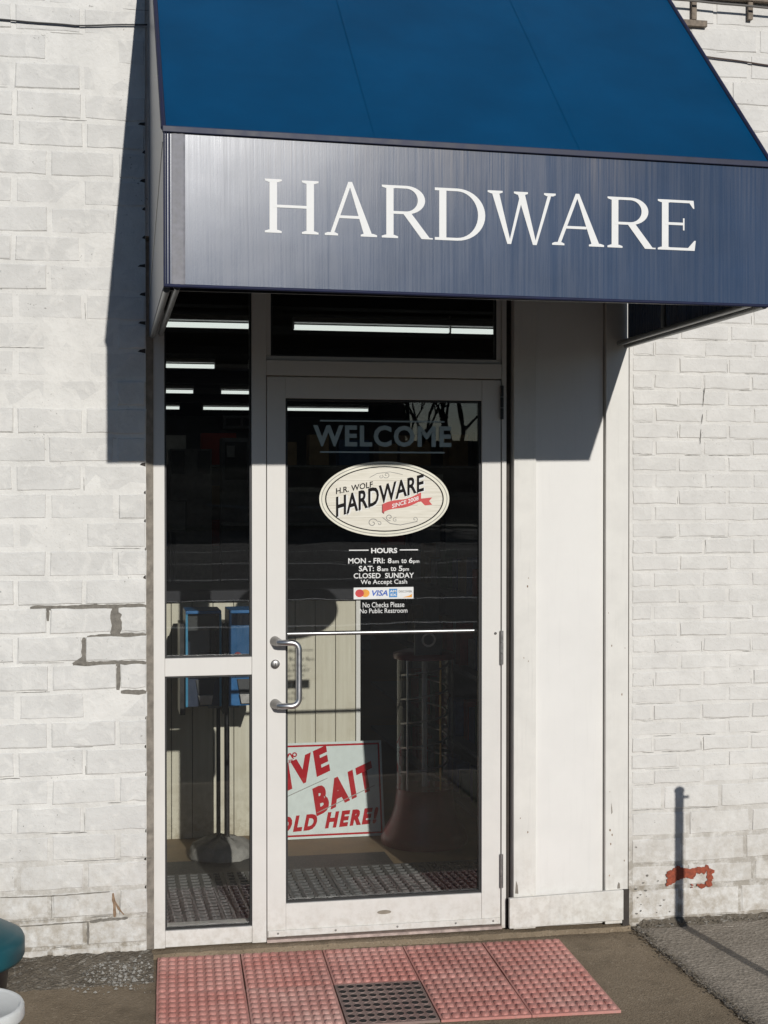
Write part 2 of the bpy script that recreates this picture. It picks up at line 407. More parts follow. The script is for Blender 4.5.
# ragged caulk line and broken joint ends along the door frame, their shadow gaps painted dark
ck = MB(); v = []
for i in range(130):
    z = .02 + 2.62 * i / 129; v += [(.146 + R.uniform(-.004, .003), -.030, z), (.178, -.006, z)]
ck.add(v, [(2 * i, 2 * i + 1, 2 * i + 3, 2 * i + 2) for i in range(129)]); ck.build('caulk_line', CAULK, wl)
tt = MB()
for k in range(1, 30):
    z = .158 + .1039 * k
    if k in (8, 9, 10, 11) or R.random() < .35: continue
    l = R.uniform(.012, .03) if k > 15 else R.uniform(.004, .014)
    tt.flat([(.150 - l, z - .003), (.149, z - R.uniform(.005, .009)), (.149, z + R.uniform(.005, .009)), (.150 - l * .7, z + .004)], FL + MO - .0009)
tt.build('broken_joint_and_shade', GAPB, wl)

# right wall: common brick over big bricks
FR = -.015; XE = 2.032
wr = MB().box(XE, 7, FR + MO, .20, -.06, 5.2).build('brick_wall', MORT2)
tag(wr, 'white painted wall of small bricks with a flaked red patch, right of the entrance', 'wall')
rows = []
zs = [.022, .146, .241, .349, .453, .557]
for a, b in zip(zs, zs[1:]): rows.append((a, b, True))
rows.append((-.08, .022, True))
zc = [.557, .620, .685, .750, .812, .8785, .945, 1.0115, 1.078]
for a, b in zip(zc, zc[1:]): rows.append((a, b, False))
z = 1.078
while z < 2.80: rows.append((z, z + .0654, False)); z += .0654
while z < 5: rows.append((z, z + .104, True)); z += .104
CK = MB(); far = []
for a, b, big in rows:
    jj = .0048 if not big else .0065
    n = round((2.19 - a) / .0654) if not big else int(a * 100)
    odd = n % 2 == 1
    pitch = .2085 if not big else .262
    first = (XE + .099 if odd else XE + .206) if not big else XE + (.13 if odd else .25) + R.uniform(-.04, .03)
    x0 = XE + .012; xj = first + R.uniform(-.005, .005)
    lowb = a < .557
    while x0 < 6.9:
        x1 = xj - jj; z0, z1 = a + jj, b - jj
        if big and a < .6: z0 += R.uniform(0, .004)
        if x0 < 2.86 and a > -.01 and b < 3.75: brick_at(x0, x1, z0, z1, FR, wr, PAINT2, .0016 if not lowb else .0020)
        elif z1 > 0: far.append((x0, x1, max(0, z0), z1))
        if x0 < 2.8 and -.01 < a < 3.6:
            q = .75 if .62 < a < .85 else (.4 if a < .6 else .30)
            if R.random() < q:
                s0 = R.uniform(x0, x1 - .03); s1 = min(x1 + .01, s0 + R.uniform(.03, .2)); zz = z0 - R.uniform(.001, .004)
                ribbon(CK, [(s0, zz), ((s0 + s1) / 2, zz + R.uniform(-.001, .001)), (s1, zz)], R.uniform(.001, .0042 if q > .7 else .0022), FR + MO - .0004, .7)
            if R.random() < q * .7:
                ribbon(CK, [(x1 + .003, z0), (x1 + .002, z0 + R.uniform(.02, .05))], R.uniform(.001, .005 if q > .7 else .0024), FR + MO - .0004, .6)
        x0 = xj + jj; xj += pitch + (R.uniform(-.03, .03) if big else R.uniform(-.003, .003))
far_bricks(far, FR, wr, PAINT2)
tag(CK.build('joint_crack_and_shade', CRACK, wr), kind='stuff')
red = MB()
RP = [(2.183, .152), (2.192, .185), (2.199, .210), (2.221, .226), (2.255, .224), (2.285, .216), (2.312, .222), (2.316, .200), (2.300, .176), (2.272, .184), (2.246, .178), (2.213, .162)]
pts = []
for (xa, za), (xb, zb) in zip(RP, RP[1:] + RP[:1]):
    for i in range(6):
        t_ = i / 6; pts.append((xa + (xb - xa) * t_ + R.uniform(-.0026, .0026), za + (zb - za) * t_ + R.uniform(-.0026, .0026)))
red.flat(pts, FR - .0052)
kk = 0
for cx0, cz0, rad, n0 in ((2.325, .214, .016, 5), (2.352, .214, .015, 6), (2.370, .198, .016, 7), (2.374, .176, .015, 7), (2.362, .156, .015, 6), (2.340, .149, .011, 6), (2.205, .196, .015, 6), (2.235, .214, .016, 6), (2.275, .205, .014, 6), (2.322, .147, .006, 5), (2.300, .150, .004, 5)):
    for q in range(3):      # overlapping angular chips
        kk += 1; ph = R.uniform(0, 6); ox, oz = R.uniform(-.007, .007), R.uniform(-.006, .006)
        red.flat([(cx0 + ox + rad * R.uniform(.55, 1.15) * math.cos(ph + 2 * PI * i / n0), cz0 + oz + rad * R.uniform(.55, 1.15) * math.sin(ph + 2 * PI * i / n0)) for i in range(n0)], FR - .0053 - kk * .00002)
red.build('flaked_red_patch', REDB, wr)
fl = MB()
for k in range(16):       # little flaked spots near the bottom corner
    x, z = 2.06 + abs(R.gauss(0, .09)), .05 + abs(R.gauss(0, .10)); s = R.uniform(.002, .007)
    if x > 2.19 and z > .13: continue
    n = R.randint(5, 8); ph = R.uniform(0, 6)
    fl.flat([(x + s * R.uniform(.5, 1.3) * math.cos(ph + 2 * PI * i / n), z + s * R.uniform(.4, 1.) * math.sin(ph + 2 * PI * i / n)) for i in range(n)], FR - .0046 - k * .00001)
tag(fl.build('flaked_spot', BAREM, wr), kind='stuff')
cr = MB()
for pts in ([(2.345, 2.135), (2.341, 2.10), (2.338, 2.06)], [(2.337, 2.03), (2.333, 1.99)], [(2.33, 1.97), (2.326, 1.91)]):
    ribbon(cr, pts, .0028, FR - .0030, .8)
cr.build('hairline_crack', CRACK, wr)

# dirt and crumbs along the wall foot
def dirt(name, x0, x1, y0, y1, hz, mat, seed, label):
    r = random.Random(seed); nx, ny = int((x1 - x0) / .018), int((y1 - y0) / .018)
    mb = MB(); v = []
    for j in range(ny + 1):
        for i in range(nx + 1):
            x = x0 + (x1 - x0) * i / nx; y = y0 + (y1 - y0) * j / ny; e = j / ny
            ends = min(1, i / 3)
            v.append((x + r.uniform(-.004, .004), y, -.010 + (hz * e ** 1.5 + r.uniform(0, .008)) * ends * (1 if j else 0)))
    mb.add(v, [(j * (nx + 1) + i, j * (nx + 1) + i + 1, (j + 1) * (nx + 1) + i + 1, (j + 1) * (nx + 1) + i) for j in range(ny) for i in range(nx)])
    return tag(mb.build(name, mat), label, 'dirt', kind='stuff')
dirt('dirt_bank', -2.0, .17, -.30, -.03, .036, DIRT, 3, 'dark dirt and crumbs along the foot of the left wall')
dirt('dirt_bank', 2.04, 4.0, -.07, -.012, .03, DIRT, 5, 'thin line of grit along the foot of the right wall')
cb = MB(); r = random.Random(9)
def crumb(mb, x, y, z, s):
    v = [(x + s * r.uniform(.6, 1) * a, y + s * r.uniform(.6, 1) * b, z + s * r.uniform(.5, .9) * c) for a, b, c in ((1, 0, 0), (-1, 0, 0), (0, 1, 0), (0, -1, 0), (0, 0, 1), (0, 0, -.5))]
    mb.add(v, [(0, 2, 4), (2, 1, 4), (1, 3, 4), (3, 0, 4), (2, 0, 5), (1, 2, 5), (3, 1, 5), (0, 3, 5)])
for k in range(420):
    x, y = r.gauss(.06, .075), r.gauss(-.22, .07)
    if x < .165 and y < -.04: crumb(cb, x, y, -.004 + max(0, (y + .3) / .27) * .03, r.choice((.0015, .002, .003, .003, .005, .009)))
tag(cb.build('mortar_crumbs', RUBBLE), 'pale mortar crumbs heaped below the left door jamb', 'rubble', kind='stuff')
cb = MB()
for k in range(420): crumb(cb, r.uniform(-.6, .16), -.05 - abs(r.gauss(0, .10)), -.004 + .02 * r.random(), r.uniform(.0015, .005))
for k in range(240): crumb(cb, 2.045 + r.gauss(0, .012), r.uniform(-1.3, -.02), .004, r.uniform(.002, .009))
for k in range(160): crumb(cb, r.uniform(2.05, 3), r.uniform(-.06, -.02), .012, r.uniform(.002, .006))
for k in range(70): crumb(cb, r.uniform(-.5, 2.6), r.uniform(-1.2, -.1), .0, r.uniform(.001, .0035))
tag(cb.build('loose_grit', DIRT), 'loose grit on the pavement and along its asphalt edge', 'grit', kind='stuff')

# ------------------------------------------------------------------ storefront frame
fr = empty('storefront_frame', (.86, 0, .02), 'cream aluminium storefront frame with narrow side window and transom around the door', 'window frame')
YB = .11
def fb(name, x0, x1, z0, z1, y0=0., y1=YB, m=ALU, bv=.0015): return MB().box(x0, x1, y0, y1, z0, z1).build(name, m, fr, bv)
fb('jamb', .173, .219, .02, 2.66); fb('mullion', .543, .597, .02, 2.66); fb('jamb', 1.515, 1.533, .02, 2.66)
fb('mid_rail', .2195, .5425, 1.032, 1.099, .003); fb('sill_rail', .2195, .5425, .022, .083, .003)
fb('header', .5975, 1.5145, 2.158, 2.215, .003); fb('head_rail', .2195, .5425, 2.57, 2.655, .003); fb('head_rail', .5975, 1.5145, 2.57, 2.655, .003)
fb('transom_stop', .5975, 1.5145, 2.2155, 2.232, .012, .05); fb('transom_stop', .5975, .616, 2.2325, 2.57, .012, .05); fb('transom_stop', 1.496, 1.5145, 2.2325, 2.57, .012, .05)
def pane(x0, x1, z0, z1, parent, y=.024, g=.007):
    gk = MB(); e = .0004
    gk.box(x0 + e, x0 + g, y - .010, y + .012, z0 + e, z1 - e); gk.box(x1 - g, x1 - e, y - .010, y + .012, z0 + e, z1 - e)
    gk.box(x0 + g, x1 - g, y - .010, y + .012, z0 + e, z0 + g); gk.box(x0 + g, x1 - g, y - .010, y + .012, z1 - g, z1 - e)
    gk.build('gasket', BLACKR, parent)
    MB().box(x0 + g * .4, x1 - g * .4, y, y + .006, z0 + g * .4, z1 - g * .4).build('glass_pane', GLASS, parent)
pane(.219, .543, .083, 1.032, fr); pane(.219, .543, 1.099, 2.57, fr); pane(.616, 1.496, 2.232, 2.57, fr)
keep(fr)
# concrete sill under the frame, threshold
sl = MB(); v = []
for i in range(61):
    x = .15 + (2.03 - .15) * i / 60; f_ = -.040 - .010 * R.random()
    v += [(x, f_, -.02), (x, f_ + .004, .012 + R.uniform(-.002, .002)), (x, .14, .0195)]
sl.add(v, [(3 * i + j, 3 * i + 3 + j, 3 * i + 4 + j, 3 * i + 1 + j) for i in range(60) for j in range(2)])
tag(sl.build('door_sill', CONC), 'worn concrete sill under the glass entrance', 'sill')
th = MB().prism([(.598, .0205), (1.514, .0205), (1.514, .031), (.598, .031)], -.012, .10).build('threshold', simple('worn_threshold', (.62, .52, .47), .35, .6, .2, 30))
tag(th, 'thin metal threshold strip below the glass door', 'threshold')

# ------------------------------------------------------------------ door
dr = empty('glass_door', (1.056, 0, .034), 'cream aluminium glass entrance door with shop lettering and pull handle', 'door')
def db(name, x0, x1, z0, z1, y0=.004, y1=.048, m=ALU, bv=.0012): return MB().box(x0, x1, y0, y1, z0, z1).build(name, m, dr, bv)
db('stile', .6005, .671, .036, 2.152); db('stile', 1.436, 1.511, .036, 2.152)
db('top_rail', .6714, 1.4356, 2.073, 2.152, .0055); db('bottom_rail', .6714, 1.4356, .036, .160, .0055)
pane(.671, 1.436, .160, 2.073, dr, .026, .009)
sw = db('door_sweep', .603, 1.509, .040, .062, -.004, .0038)
for x in (.64, .86, 1.10, 1.33, 1.48): MB().lathe([(.004, 0), (.004, .0015), (.002, .002)], 0, 0, 10).build('screw', STEELD, sw).matrix_basis = Matrix.Translation((x, -.004, .052)) @ Matrix.Rotation(PI / 2, 4, 'X')
lk = MB().lathe([(.0165, 0), (.0165, .008), (.013, .0105), (.0, .0105)], 0, 0, 24).build('lock_cylinder', STEELD, dr); lk.matrix_basis = Matrix.Translation((.631, .0035, 1.07)) @ Matrix.Rotation(PI / 2, 4, 'X')
MB().box(-.0012, .0012, -.0008, .0002, -.006, .006).build('keyhole', BLACKP, lk).matrix_basis = lk.matrix_basis.inverted() @ Matrix.Translation((.631, -.0072, 1.07))
h = MB(); pts = []
def arc(cx, cz, r_, a0, a1, y, n=6): return [(cx + r_ * math.cos(a0 + (a1 - a0) * i / n), y, cz + r_ * math.sin(a0 + (a1 - a0) * i / n)) for i in range(n + 1)]
path = [(.637, -.046, 1.156), (.648, -.060, 1.156)] + arc(.684, 1.128, .028, PI / 2, 0, -.064) + arc(.684, .947, .028, 0, -PI / 2, -.064) + [(.648, -.060, .919), (.637, -.046, .919)]
h.tube(path, .0115, 14); hd = h.build('pull_handle', STEEL, dr)
for z in (1.156, .919):
    MB().tube([(.630, .0038, z), (.641, -.052, z)], .0195, 18, True, .0135).build('handle_post', STEELD, hd)
MB().tube([(.6715, .072, 1.176), (1.4355, .072, 1.176)], .0085, 12).build('push_bar', STEEL, dr)
for z in (2.066, 1.115, .245):
    hg = MB(); hg.tube([(1.513, -.006, z - .065), (1.513, -.006, z - .022)], .0065, 10); hg.tube([(1.513, -.006, z - .020), (1.513, -.006, z + .020)], .0065, 10); hg.tube([(1.513, -.006, z + .022), (1.513, -.006, z + .065)], .0065, 10)
    hg.build('hinge', STEELD if z < 2 else DARKM, dr)
bd = MB(); n = 20; bd.prism([(1.050 + .027 * math.cos(2 * PI * i / n), .108 + .0075 * math.sin(2 * PI * i / n)) for i in range(n)], .0025, .0054); bd.build('maker_badge', simple('badge', (.30, .27, .22), .4, .6), dr)
MB().lathe([(.005, 0), (.005, .003), (0, .004)], 0, 0, 12).build('screw', STEELD, dr).matrix_basis = Matrix.Translation((1.49, .0039, 1.170)) @ Matrix.Rotation(PI / 2, 4, 'X')

# lettering on the glass (outside face at y = .026)
GY = .0250
wel = text('welcome_lettering', 'WELCOME', .779, 1.319, 1.892, 1.974, GY, PRINTG, dr, bold=.032, space=1.12)
lines = MB()
def hline(x0, x1, z, t_=.006, mb=None): (mb or lines).flat([(x0, z - t_ / 2), (x1, z - t_ / 2), (x1, z + t_ / 2), (x0, z + t_ / 2)], GY)
hline(.805, 1.292, 1.990); hline(.805, 1.292, 1.871)
lines.build('rule', PRINTG, wel)
hrs = text('hours_lettering', 'HOURS', 1.003, 1.105, 1.484, 1.504, GY, PRINTW, dr, bold=.03)
l2 = MB(); hline(.917, .993, 1.496, .004, l2); hline(1.115, 1.187, 1.496, .004, l2); l2.build('rule', PRINTW, hrs)
for body, x0, x1, z0, z1, b in [('MON - FRI:', .914, 1.056, 1.445, 1.466, .018), ('8', 1.068, 1.083, 1.445, 1.465, .015), ('am', 1.086, 1.111, 1.445, 1.455, .012), ('to', 1.121, 1.142, 1.445, 1.462, .012), ('6', 1.151, 1.166, 1.445, 1.465, .015), ('pm', 1.168, 1.192, 1.441, 1.455, .012),
                               ('SAT:', .955, 1.014, 1.415, 1.436, .018), ('8', 1.026, 1.041, 1.415, 1.435, .015), ('am', 1.044, 1.069, 1.415, 1.425, .012), ('to', 1.079, 1.101, 1.415, 1.432, .012), ('5', 1.111, 1.126, 1.415, 1.435, .015), ('pm', 1.128, 1.151, 1.411, 1.425, .012),
                               ('CLOSED  SUNDAY', .935, 1.171, 1.388, 1.408, .016), ('We Accept Cash', .962, 1.144, 1.360, 1.383, .008),
                               ('No Checks Please', .970, 1.133, 1.276, 1.296, .004), ('No Public Restroom', .959, 1.145, 1.254, 1.272, .004)]:
    text('lettering', body, x0, x1, z0, z1, GY, PRINTW, hrs, bold=b)
# payment card strip
cs = MB().flat([(.935, 1.308), (1.169, 1.308), (1.169, 1.353), (.935, 1.353)], GY - .0001).build('card_strip', PRINTW, dr)
def disc(name, cx, cz, a, b, y, mat, parent, n=28): return MB().flat([(cx + a * math.cos(2 * PI * i / n), cz + b * math.sin(2 * PI * i / n)) for i in range(n)], y).build(name, mat, parent)
CRED = simple('card_red', (.55, .03, .03), .5); CYEL = simple('card_yellow', (.75, .33, .03), .5); CBLU = simple('card_blue', (.03, .10, .42), .5); CAMX = simple('card_sky', (.04, .22, .50), .5)
disc('card_mark', .958, 1.331, .017, .015, GY - .0003, CRED, cs); disc('card_mark', .980, 1.331, .017, .015, GY - .0002, CYEL, cs)
text('card_mark', 'VISA', 1.006, 1.068, 1.320, 1.342, GY - .0003, CBLU, cs, bold=.03, shear=.25)
MB().flat([(1.073, 1.314), (1.105, 1.314), (1.105, 1.347), (1.073, 1.347)], GY - .0003).build('card_mark', CAMX, cs)
text('card_mark', 'AM', 1.076, 1.101, 1.333, 1.342, GY - .0005, PRINTW, cs, bold=.03); text('card_mark', 'EX', 1.079, 1.103, 1.319, 1.328, GY - .0005, PRINTW, cs, bold=.03)
text('card_mark', 'DISCOVER', 1.111, 1.163, 1.332, 1.340, GY - .0003, BLACKP, cs, bold=.01)
MB().flat([(1.125, 1.313), (1.163, 1.313), (1.163, 1.326), (1.150, 1.319)], GY - .0003).build('card_mark', CYEL, cs)

# oval shop sign stuck on the glass
def m_plank():
    t = T('printed_planks'); p = t.pos(); X, Y, Z = t.xyz(p)
    g = t.noise(t.scale(p, (3, 1, 45)), 3.0, 5, .6, .4)
    c = t.mix(t.ramp(g, .3, .7), (.58, .545, .45), (.73, .70, .61))
    ln = t.math('LESS_THAN', t.math('FRACT', t.math('MULTIPLY', Z, 21.)), .035)
    c = t.mix(t.math('MULTIPLY', ln, .55), c, (.30, .26, .19))
    return t.fin(c, .35, 0, None, .5)
PLANK = m_plank(); CREAM = simple('printed_cream', (.69, .665, .55), .35, 0, .05); INK = simple('black_ink', (.014, .013, .013), .8, 0, .1, spec=.1)
RIB = simple('ribbon_red', (.50, .03, .028), .4, 0, .12); RIBD = simple('ribbon_dark_red', (.17, .012, .012), .4, 0, .1); GREYI = simple('grey_ink', (.22, .21, .19), .5)
OX, OZ, OA, OB = 1.056, 1.692, .254, .144
ov = MB(); n = 72; ov.prism([(OX + OA * math.cos(2 * PI * i / n), OZ + OB * math.sin(2 * PI * i / n)) for i in range(n)], .0215, .0252)
ov = ov.build('oval_sign', CREAM, dr); OY = .0212
MB().flat([(OX + (OA - .024) * math.cos(2 * PI * i / n), OZ + (OB - .020) * math.sin(2 * PI * i / n)) for i in range(n)], OY).build('plank_print', PLANK, ov)
MB().ring(OX, OZ, OA - .0105, OB - .0105, OA - .0075, OB - .0075, OY).build('border', GREYI, ov)
MB().ring(OX, OZ, OA - .027, OB - .0225, OA - .022, OB - .0185, OY - .0002).build('border', INK, ov)
OR = .33
def rt(u, w_, ang=OR * .72):      # local slanted axes of the sign
    return OX + u, OZ + w_ + math.tan(ang * .85) * u
def slant_text(body, u0, u1, h0, h1, base, mat, y, bold, cond=1, sk=.0, k0=.235):
    """upright letters whose baseline climbs to the right"""
    me = text_mesh(body, u0, u1, 0, 1, y, bold=bold)
    for v in me.vertices:
        f_ = (v.co.x - u0) / (u1 - u0); hh = h0 + (h1 - h0) * f_
        v.co.z = base + v.co.z * hh + k0 * (v.co.x - u0); v.co.x += OX
    for v in me.vertices: v.co.z += OZ
    return ob('sign_lettering', me, mat, ov)
slant_text('HARDWARE', -.187, .157, .078, .066, -.073, PRINTW, OY - .0002, .05, k0=.295)
slant_text('HARDWARE', -.190, .153, .078, .066, -.070, INK, OY - .0004, .024, k0=.295)
slant_text('H.R. WOLF', -.190, -.047, .023, .023, .018, INK, OY - .0004, .018, k0=.19)
rb = MB(); v = []
for i in range(19):
    u = -.008 + .150 * i / 18; z = OZ - .036 + .30 * u + .005 * math.sin(i / 18 * 2 * PI + .6); v += [(OX + u, OY - .0006, z - .0155), (OX + u, OY - .0006, z + .0165)]
rb.add(v, [(2 * i, 2 * i + 2, 2 * i + 3, 2 * i + 1) for i in range(18)]); rib = rb.build('ribbon', RIB, ov)
MB().flat([(OX - .012, OZ - .052), (OX - .004, OZ - .058), (OX + .004, OZ - .022), (OX - .012, OZ - .020)], OY - .0005).build('ribbon_fold', RIBD, rib)
MB().flat([(OX + .128, OZ - .028), (OX + .186, OZ - .022), (OX + .174, OZ - .008), (OX + .186, OZ + .006), (OX + .128, OZ - .0)], OY - .0003).build('ribbon_tail', RIB, rib)
MB().flat([(OX + .128, OZ - .030), (OX + .158, OZ - .026), (OX + .142, OZ - .010), (OX + .128, OZ - .012)], OY - .00045).build('ribbon_fold', CREAM, rib)
me = text_mesh('SINCE 2008', .028, .132, -.008, .008, OY - .0008, bold=.015)
for v_ in me.vertices: v_.co.z += OZ - .036 + .30 * v_.co.x; v_.co.x += OX
ob('ribbon_lettering', me, PRINTW, rib)
fo = MB()
def swirl(cx, cz, r0, turns, a0, wd, sgn=1):
    pts = [(cx + r0 * (1 - .85 * i / 26) * math.cos(a0 + sgn * turns * 2 * PI * i / 26), cz + r0 * (1 - .85 * i / 26) * .9 * math.sin(a0 + sgn * turns * 2 * PI * i / 26)) for i in range(27)]
    ribbon(fo, pts, wd, OY - .0004, .1, .004)
for a in ((-.048, -.092, .020, 1.2, .4, .0030, 1), (-.022, -.094, .010, 1.1, 2.6, .0022, -1), (.018, -.070, .015, 1.2, 5., .0030, -1), (.040, -.080, .010, 1.2, 1., .0022, 1), (.118, -.078, .012, 1.1, 4.6, .0024, 1), (.006, .092, .014, 1.2, 3.6, .0022, 1), (-.016, .086, .009, 1.1, 1., .0018, -1)): swirl(OX + a[0], OZ + a[1], *a[2:])
ribbon(fo, [(OX - .010, OZ - .070), (OX + .02, OZ - .094), (OX + .06, OZ - .100), (OX + .10, OZ - .092), (OX + .128, OZ - .086)], .0028, OY - .0005, .1, .004)
ribbon(fo, [(OX - .06, OZ + .082), (OX - .03, OZ + .098), (OX + .02, OZ + .104), (OX + .07, OZ + .094)], .002, OY - .0005, .1, .004)
fo.build('flourish', GREYI, ov)
keep(dr)

# ------------------------------------------------------------------ white wooden panel right of the door
wp = empty('wall_panel', (1.79, 0, .02), 'white painted wooden panel with trim boards between door and right brick wall', 'panel')
MB().box(1.5335, 1.556, .022, .11, .02, 2.66).build('dark_gap', GAPB, wp)
MB().box(1.5565, 1.6455, -.025, .11, .02, 2.66).build('trim_board', WOODP2, wp, .002)
MB().box(1.6458, 1.9245, -.008, .11, .02, 2.66).build('panel', WOODP, wp)
MB().box(1.9246, 1.9286, .03, .11, .02, 2.66).build('groove', GAPB, wp)
MB().box(1.9288, 2.0225, -.029, .11, .02, 2.66).build('trim_board', WOODP2, wp, .002)
MB().box(2.0228, 2.0318, -.004, .11, .02, 2.66).build('caulk_line', CAULK, wp)
MB().prism([(1.534, .030), (1.998, .038), (1.998, .156), (1.534, .147)], -.047, -.0295).build('base_board', WOODP2, wp, .002)
MB().box(1.999, 2.026, -.034, -.0296, .0, .155).build('dark_gap', GAPB, wp)
nl = MB()
for k in range(16):
    x = R.choice((1.585, 1.61, 1.95, 2.0)) + R.uniform(-.012, .012); z = R.uniform(.2, 1.4); s = R.uniform(.0015, .004)
    yy = -.0254 if x < 1.7 else -.0294
    nl.flat([(x + s * math.cos(2 * PI * i / 7) * R.uniform(.5, 1), z + 1.4 * s * math.sin(2 * PI * i / 7)) for i in range(7)], yy)
tag(nl.build('nail_spot', BROWNST, wp), kind='stuff')
bk = MB()
bk.flat([(1.978, .158), (1.990, .158), (1.989, .176), (1.984, .184), (1.979, .172)], -.0296); bk.flat([(1.562, .16), (1.575, .158), (1.573, .19), (1.566, .21)], -.0256)
bk.flat([(1.952, .50), (1.956, .48), (1.958, .46), (1.953, .452)], -.0296); bk.build('paint_chip', CAULK, wp)
keep(wp)

# ------------------------------------------------------------------ awning
AL, AR, ZB, ZT, P = .1627, 2.017, 2.288, 2.724, 1.30
SL = (3.497 - ZT) / (P - .463); ZW = ZT + SL * (P - .04)
PF = lambda x: P - .042 * (x - 1.08)      # front skewed to bring the sun's sheen to the valance's left end
aw = empty('awning', (1.08, -.04, ZB), 'navy and blue vinyl awning over the door reading HARDWARE in white', 'awning')
cp = MB(); nx, ny = 44, 24; v = []
for j in range(ny + 1):
    for i in range(nx + 1):
        u, t_ = i / nx, j / ny; sag = -.010 * math.sin(PI * t_) * abs(math.sin(PI * (u * 3))) ** .7
        xx = AL + (AR - AL) * u; v.append((xx, -PF(xx) + (PF(xx) - .04) * t_, ZT + (ZW - ZT) * t_ + sag))
cp.add(v, [(j * (nx + 1) + i, j * (nx + 1) + i + 1, (j + 1) * (nx + 1) + i + 1, (j + 1) * (nx + 1) + i) for j in range(ny) for i in range(nx)], True)
cp = cp.build('canopy', BLUE, aw)
for xs in (.783, 1.41): # seam welts
    sm = MB(); v = []
    for j in range(ny + 1):
        t_ = j / ny
        sag = -.010 * math.sin(PI * t_) * abs(math.sin(PI * 3 * (xs - AL) / (AR - AL))) ** .7
        for dx in (-.016, .016): v.append((xs + dx, -PF(xs) + (PF(xs) - .04) * t_ - .0006, ZT + (ZW - ZT) * t_ + sag + .0013))
    sm.add(v, [(2 * j, 2 * j + 1, 2 * j + 3, 2 * j + 2) for j in range(ny)]); sm.build('seam', BLUE, cp)
va = MB(); nx, nz = 80, 8; v = []
for j in range(nz + 1):
    for i in range(nx + 1):
        u, t_ = i / nx, j / nz
        xx = AL + (AR - AL) * u; v.append((xx, -PF(xx) + .0003 * math.sin(9 * u + 2 * t_) * math.sin(PI * t_), ZB + (ZT - ZB) * t_))
va.add(v, [(j * (nx + 1) + i, j * (nx + 1) + i + 1, (j + 1) * (nx + 1) + i + 1, (j + 1) * (nx + 1) + i) for j in range(nz) for i in range(nx)], True)
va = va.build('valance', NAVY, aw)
# inside lining of the valance and hems
MB().box(AL + .01, AR - .01, -P + .085, -P + .089, ZB + .004, ZT - .02).build('lining', BLACKP, aw)
hm = MB(); hm.tube([(AL, -PF(AL) - .001, ZB), (AR, -PF(AR) - .001, ZB)], .005, 8); hm.build('hem', NAVYP, va)
cx_ = MB()
for i, x in enumerate((AL + .002, AL + .008, AL + .016)): cx_.tube([(x, -PF(x) - .002, ZB), (x, -PF(x) - .002, ZT - .01)], .0026, 6)
cx_.build('corner_welt', NAVYP, va)
wl2 = MB(); v = []
for i in range(60):      # puckered heat weld near the left edge
    z = ZB + (ZT - ZB) * i / 59
    for x, y in ((AL + .022, -.0022), (AL + .034, -.006 - .003 * R.random()), (AL + .040, -.0025), (AL + .052, -.007 - .004 * R.random()), (AL + .060, -.0022)): v.append((x, -PF(x) + y * .35, z))
wl2.add(v, [(5 * i + k, 5 * i + k + 1, 5 * i + k + 6, 5 * i + k + 5) for i in range(59) for k in range(4)], True); wl2.build('weld_strip', simple('weld_vinyl', (.17, .17, .19), .55, 0, .3, 60), va)
TRIM = simple('awning_trim_rail', (.024, .028, .055), .5, 0, .3, spec=.3)
tr_ = MB(); tr_.add([(x, -PF(x) + y, z) for x in (AL - .003, AR + .003) for y, z in ((-.009, ZT - .012), (.006, ZT - .012), (.006, ZT + .006), (-.009, ZT + .006))], [(0, 1, 5, 4), (1, 2, 6, 5), (2, 3, 7, 6), (3, 0, 4, 7), (3, 2, 1, 0), (4, 5, 6, 7)]); tr_.build('trim_rail', TRIM, aw, .002)
for x in (AL, AR): MB().tube([(x, -PF(x), ZT), (x, -.04, ZW)], .0075, 8).build('edge_piping', NAVYP, aw)
for x, sgn in ((AL, -1), (AR, 1)):
    sd = MB(); poly = [(-.04, ZB), (-PF(x), ZB), (-PF(x), ZT), (-.04, ZW)]
    sd.add([(x, y, z) for y, z in poly] + [(x - sgn * .003, y, z) for y, z in poly], [(0, 1, 2, 3), (7, 6, 5, 4), (0, 4, 5, 1), (1, 5, 6, 2), (2, 6, 7, 3), (3, 7, 4, 0)])
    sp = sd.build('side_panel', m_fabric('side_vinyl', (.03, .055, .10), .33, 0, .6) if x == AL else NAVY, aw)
    MB().tube([(x + sgn * .001, -P, ZT - .03), (x + sgn * .001, -.06, ZB + .12)], .0016, 6).build('seam', GREYAL, sp)
    MB().tube([(x - sgn * .012, -P + .06, ZB + .004), (x - sgn * .012, -.045, ZB + .004)], .011, 10).build('frame_tube', GREYAL, aw)
    MB().tube([(x - sgn * .042, -P + .065, ZB + .012), (x - sgn * .042, -.045, ZB + .012)], .010, 10).build('frame_tube', GREYAL, aw)
    MB().tube([(x - sgn * .03, -P + .08, ZT - .03), (x - sgn * .03, -.06, ZW - .09)], .012, 10).build('frame_tube', GREYAL, aw)
MB().tube([(AL + .02, -P + .11, ZT - .03), (AR - .02, -P + .11, ZT - .03)], .012, 10).build('frame_tube', GREYAL, aw)
MB().tube([(AL + .02, -P + .11, ZB + .018), (AR - .02, -P + .11, ZB + .018)], .012, 10).build('frame_tube', GREYAL, aw)
MB().tube([(AR - .05, -.52, ZB + .02), (AR - .05, -.52, ZT + .4)], .009, 10).build('frame_tube', GREYAL, aw)
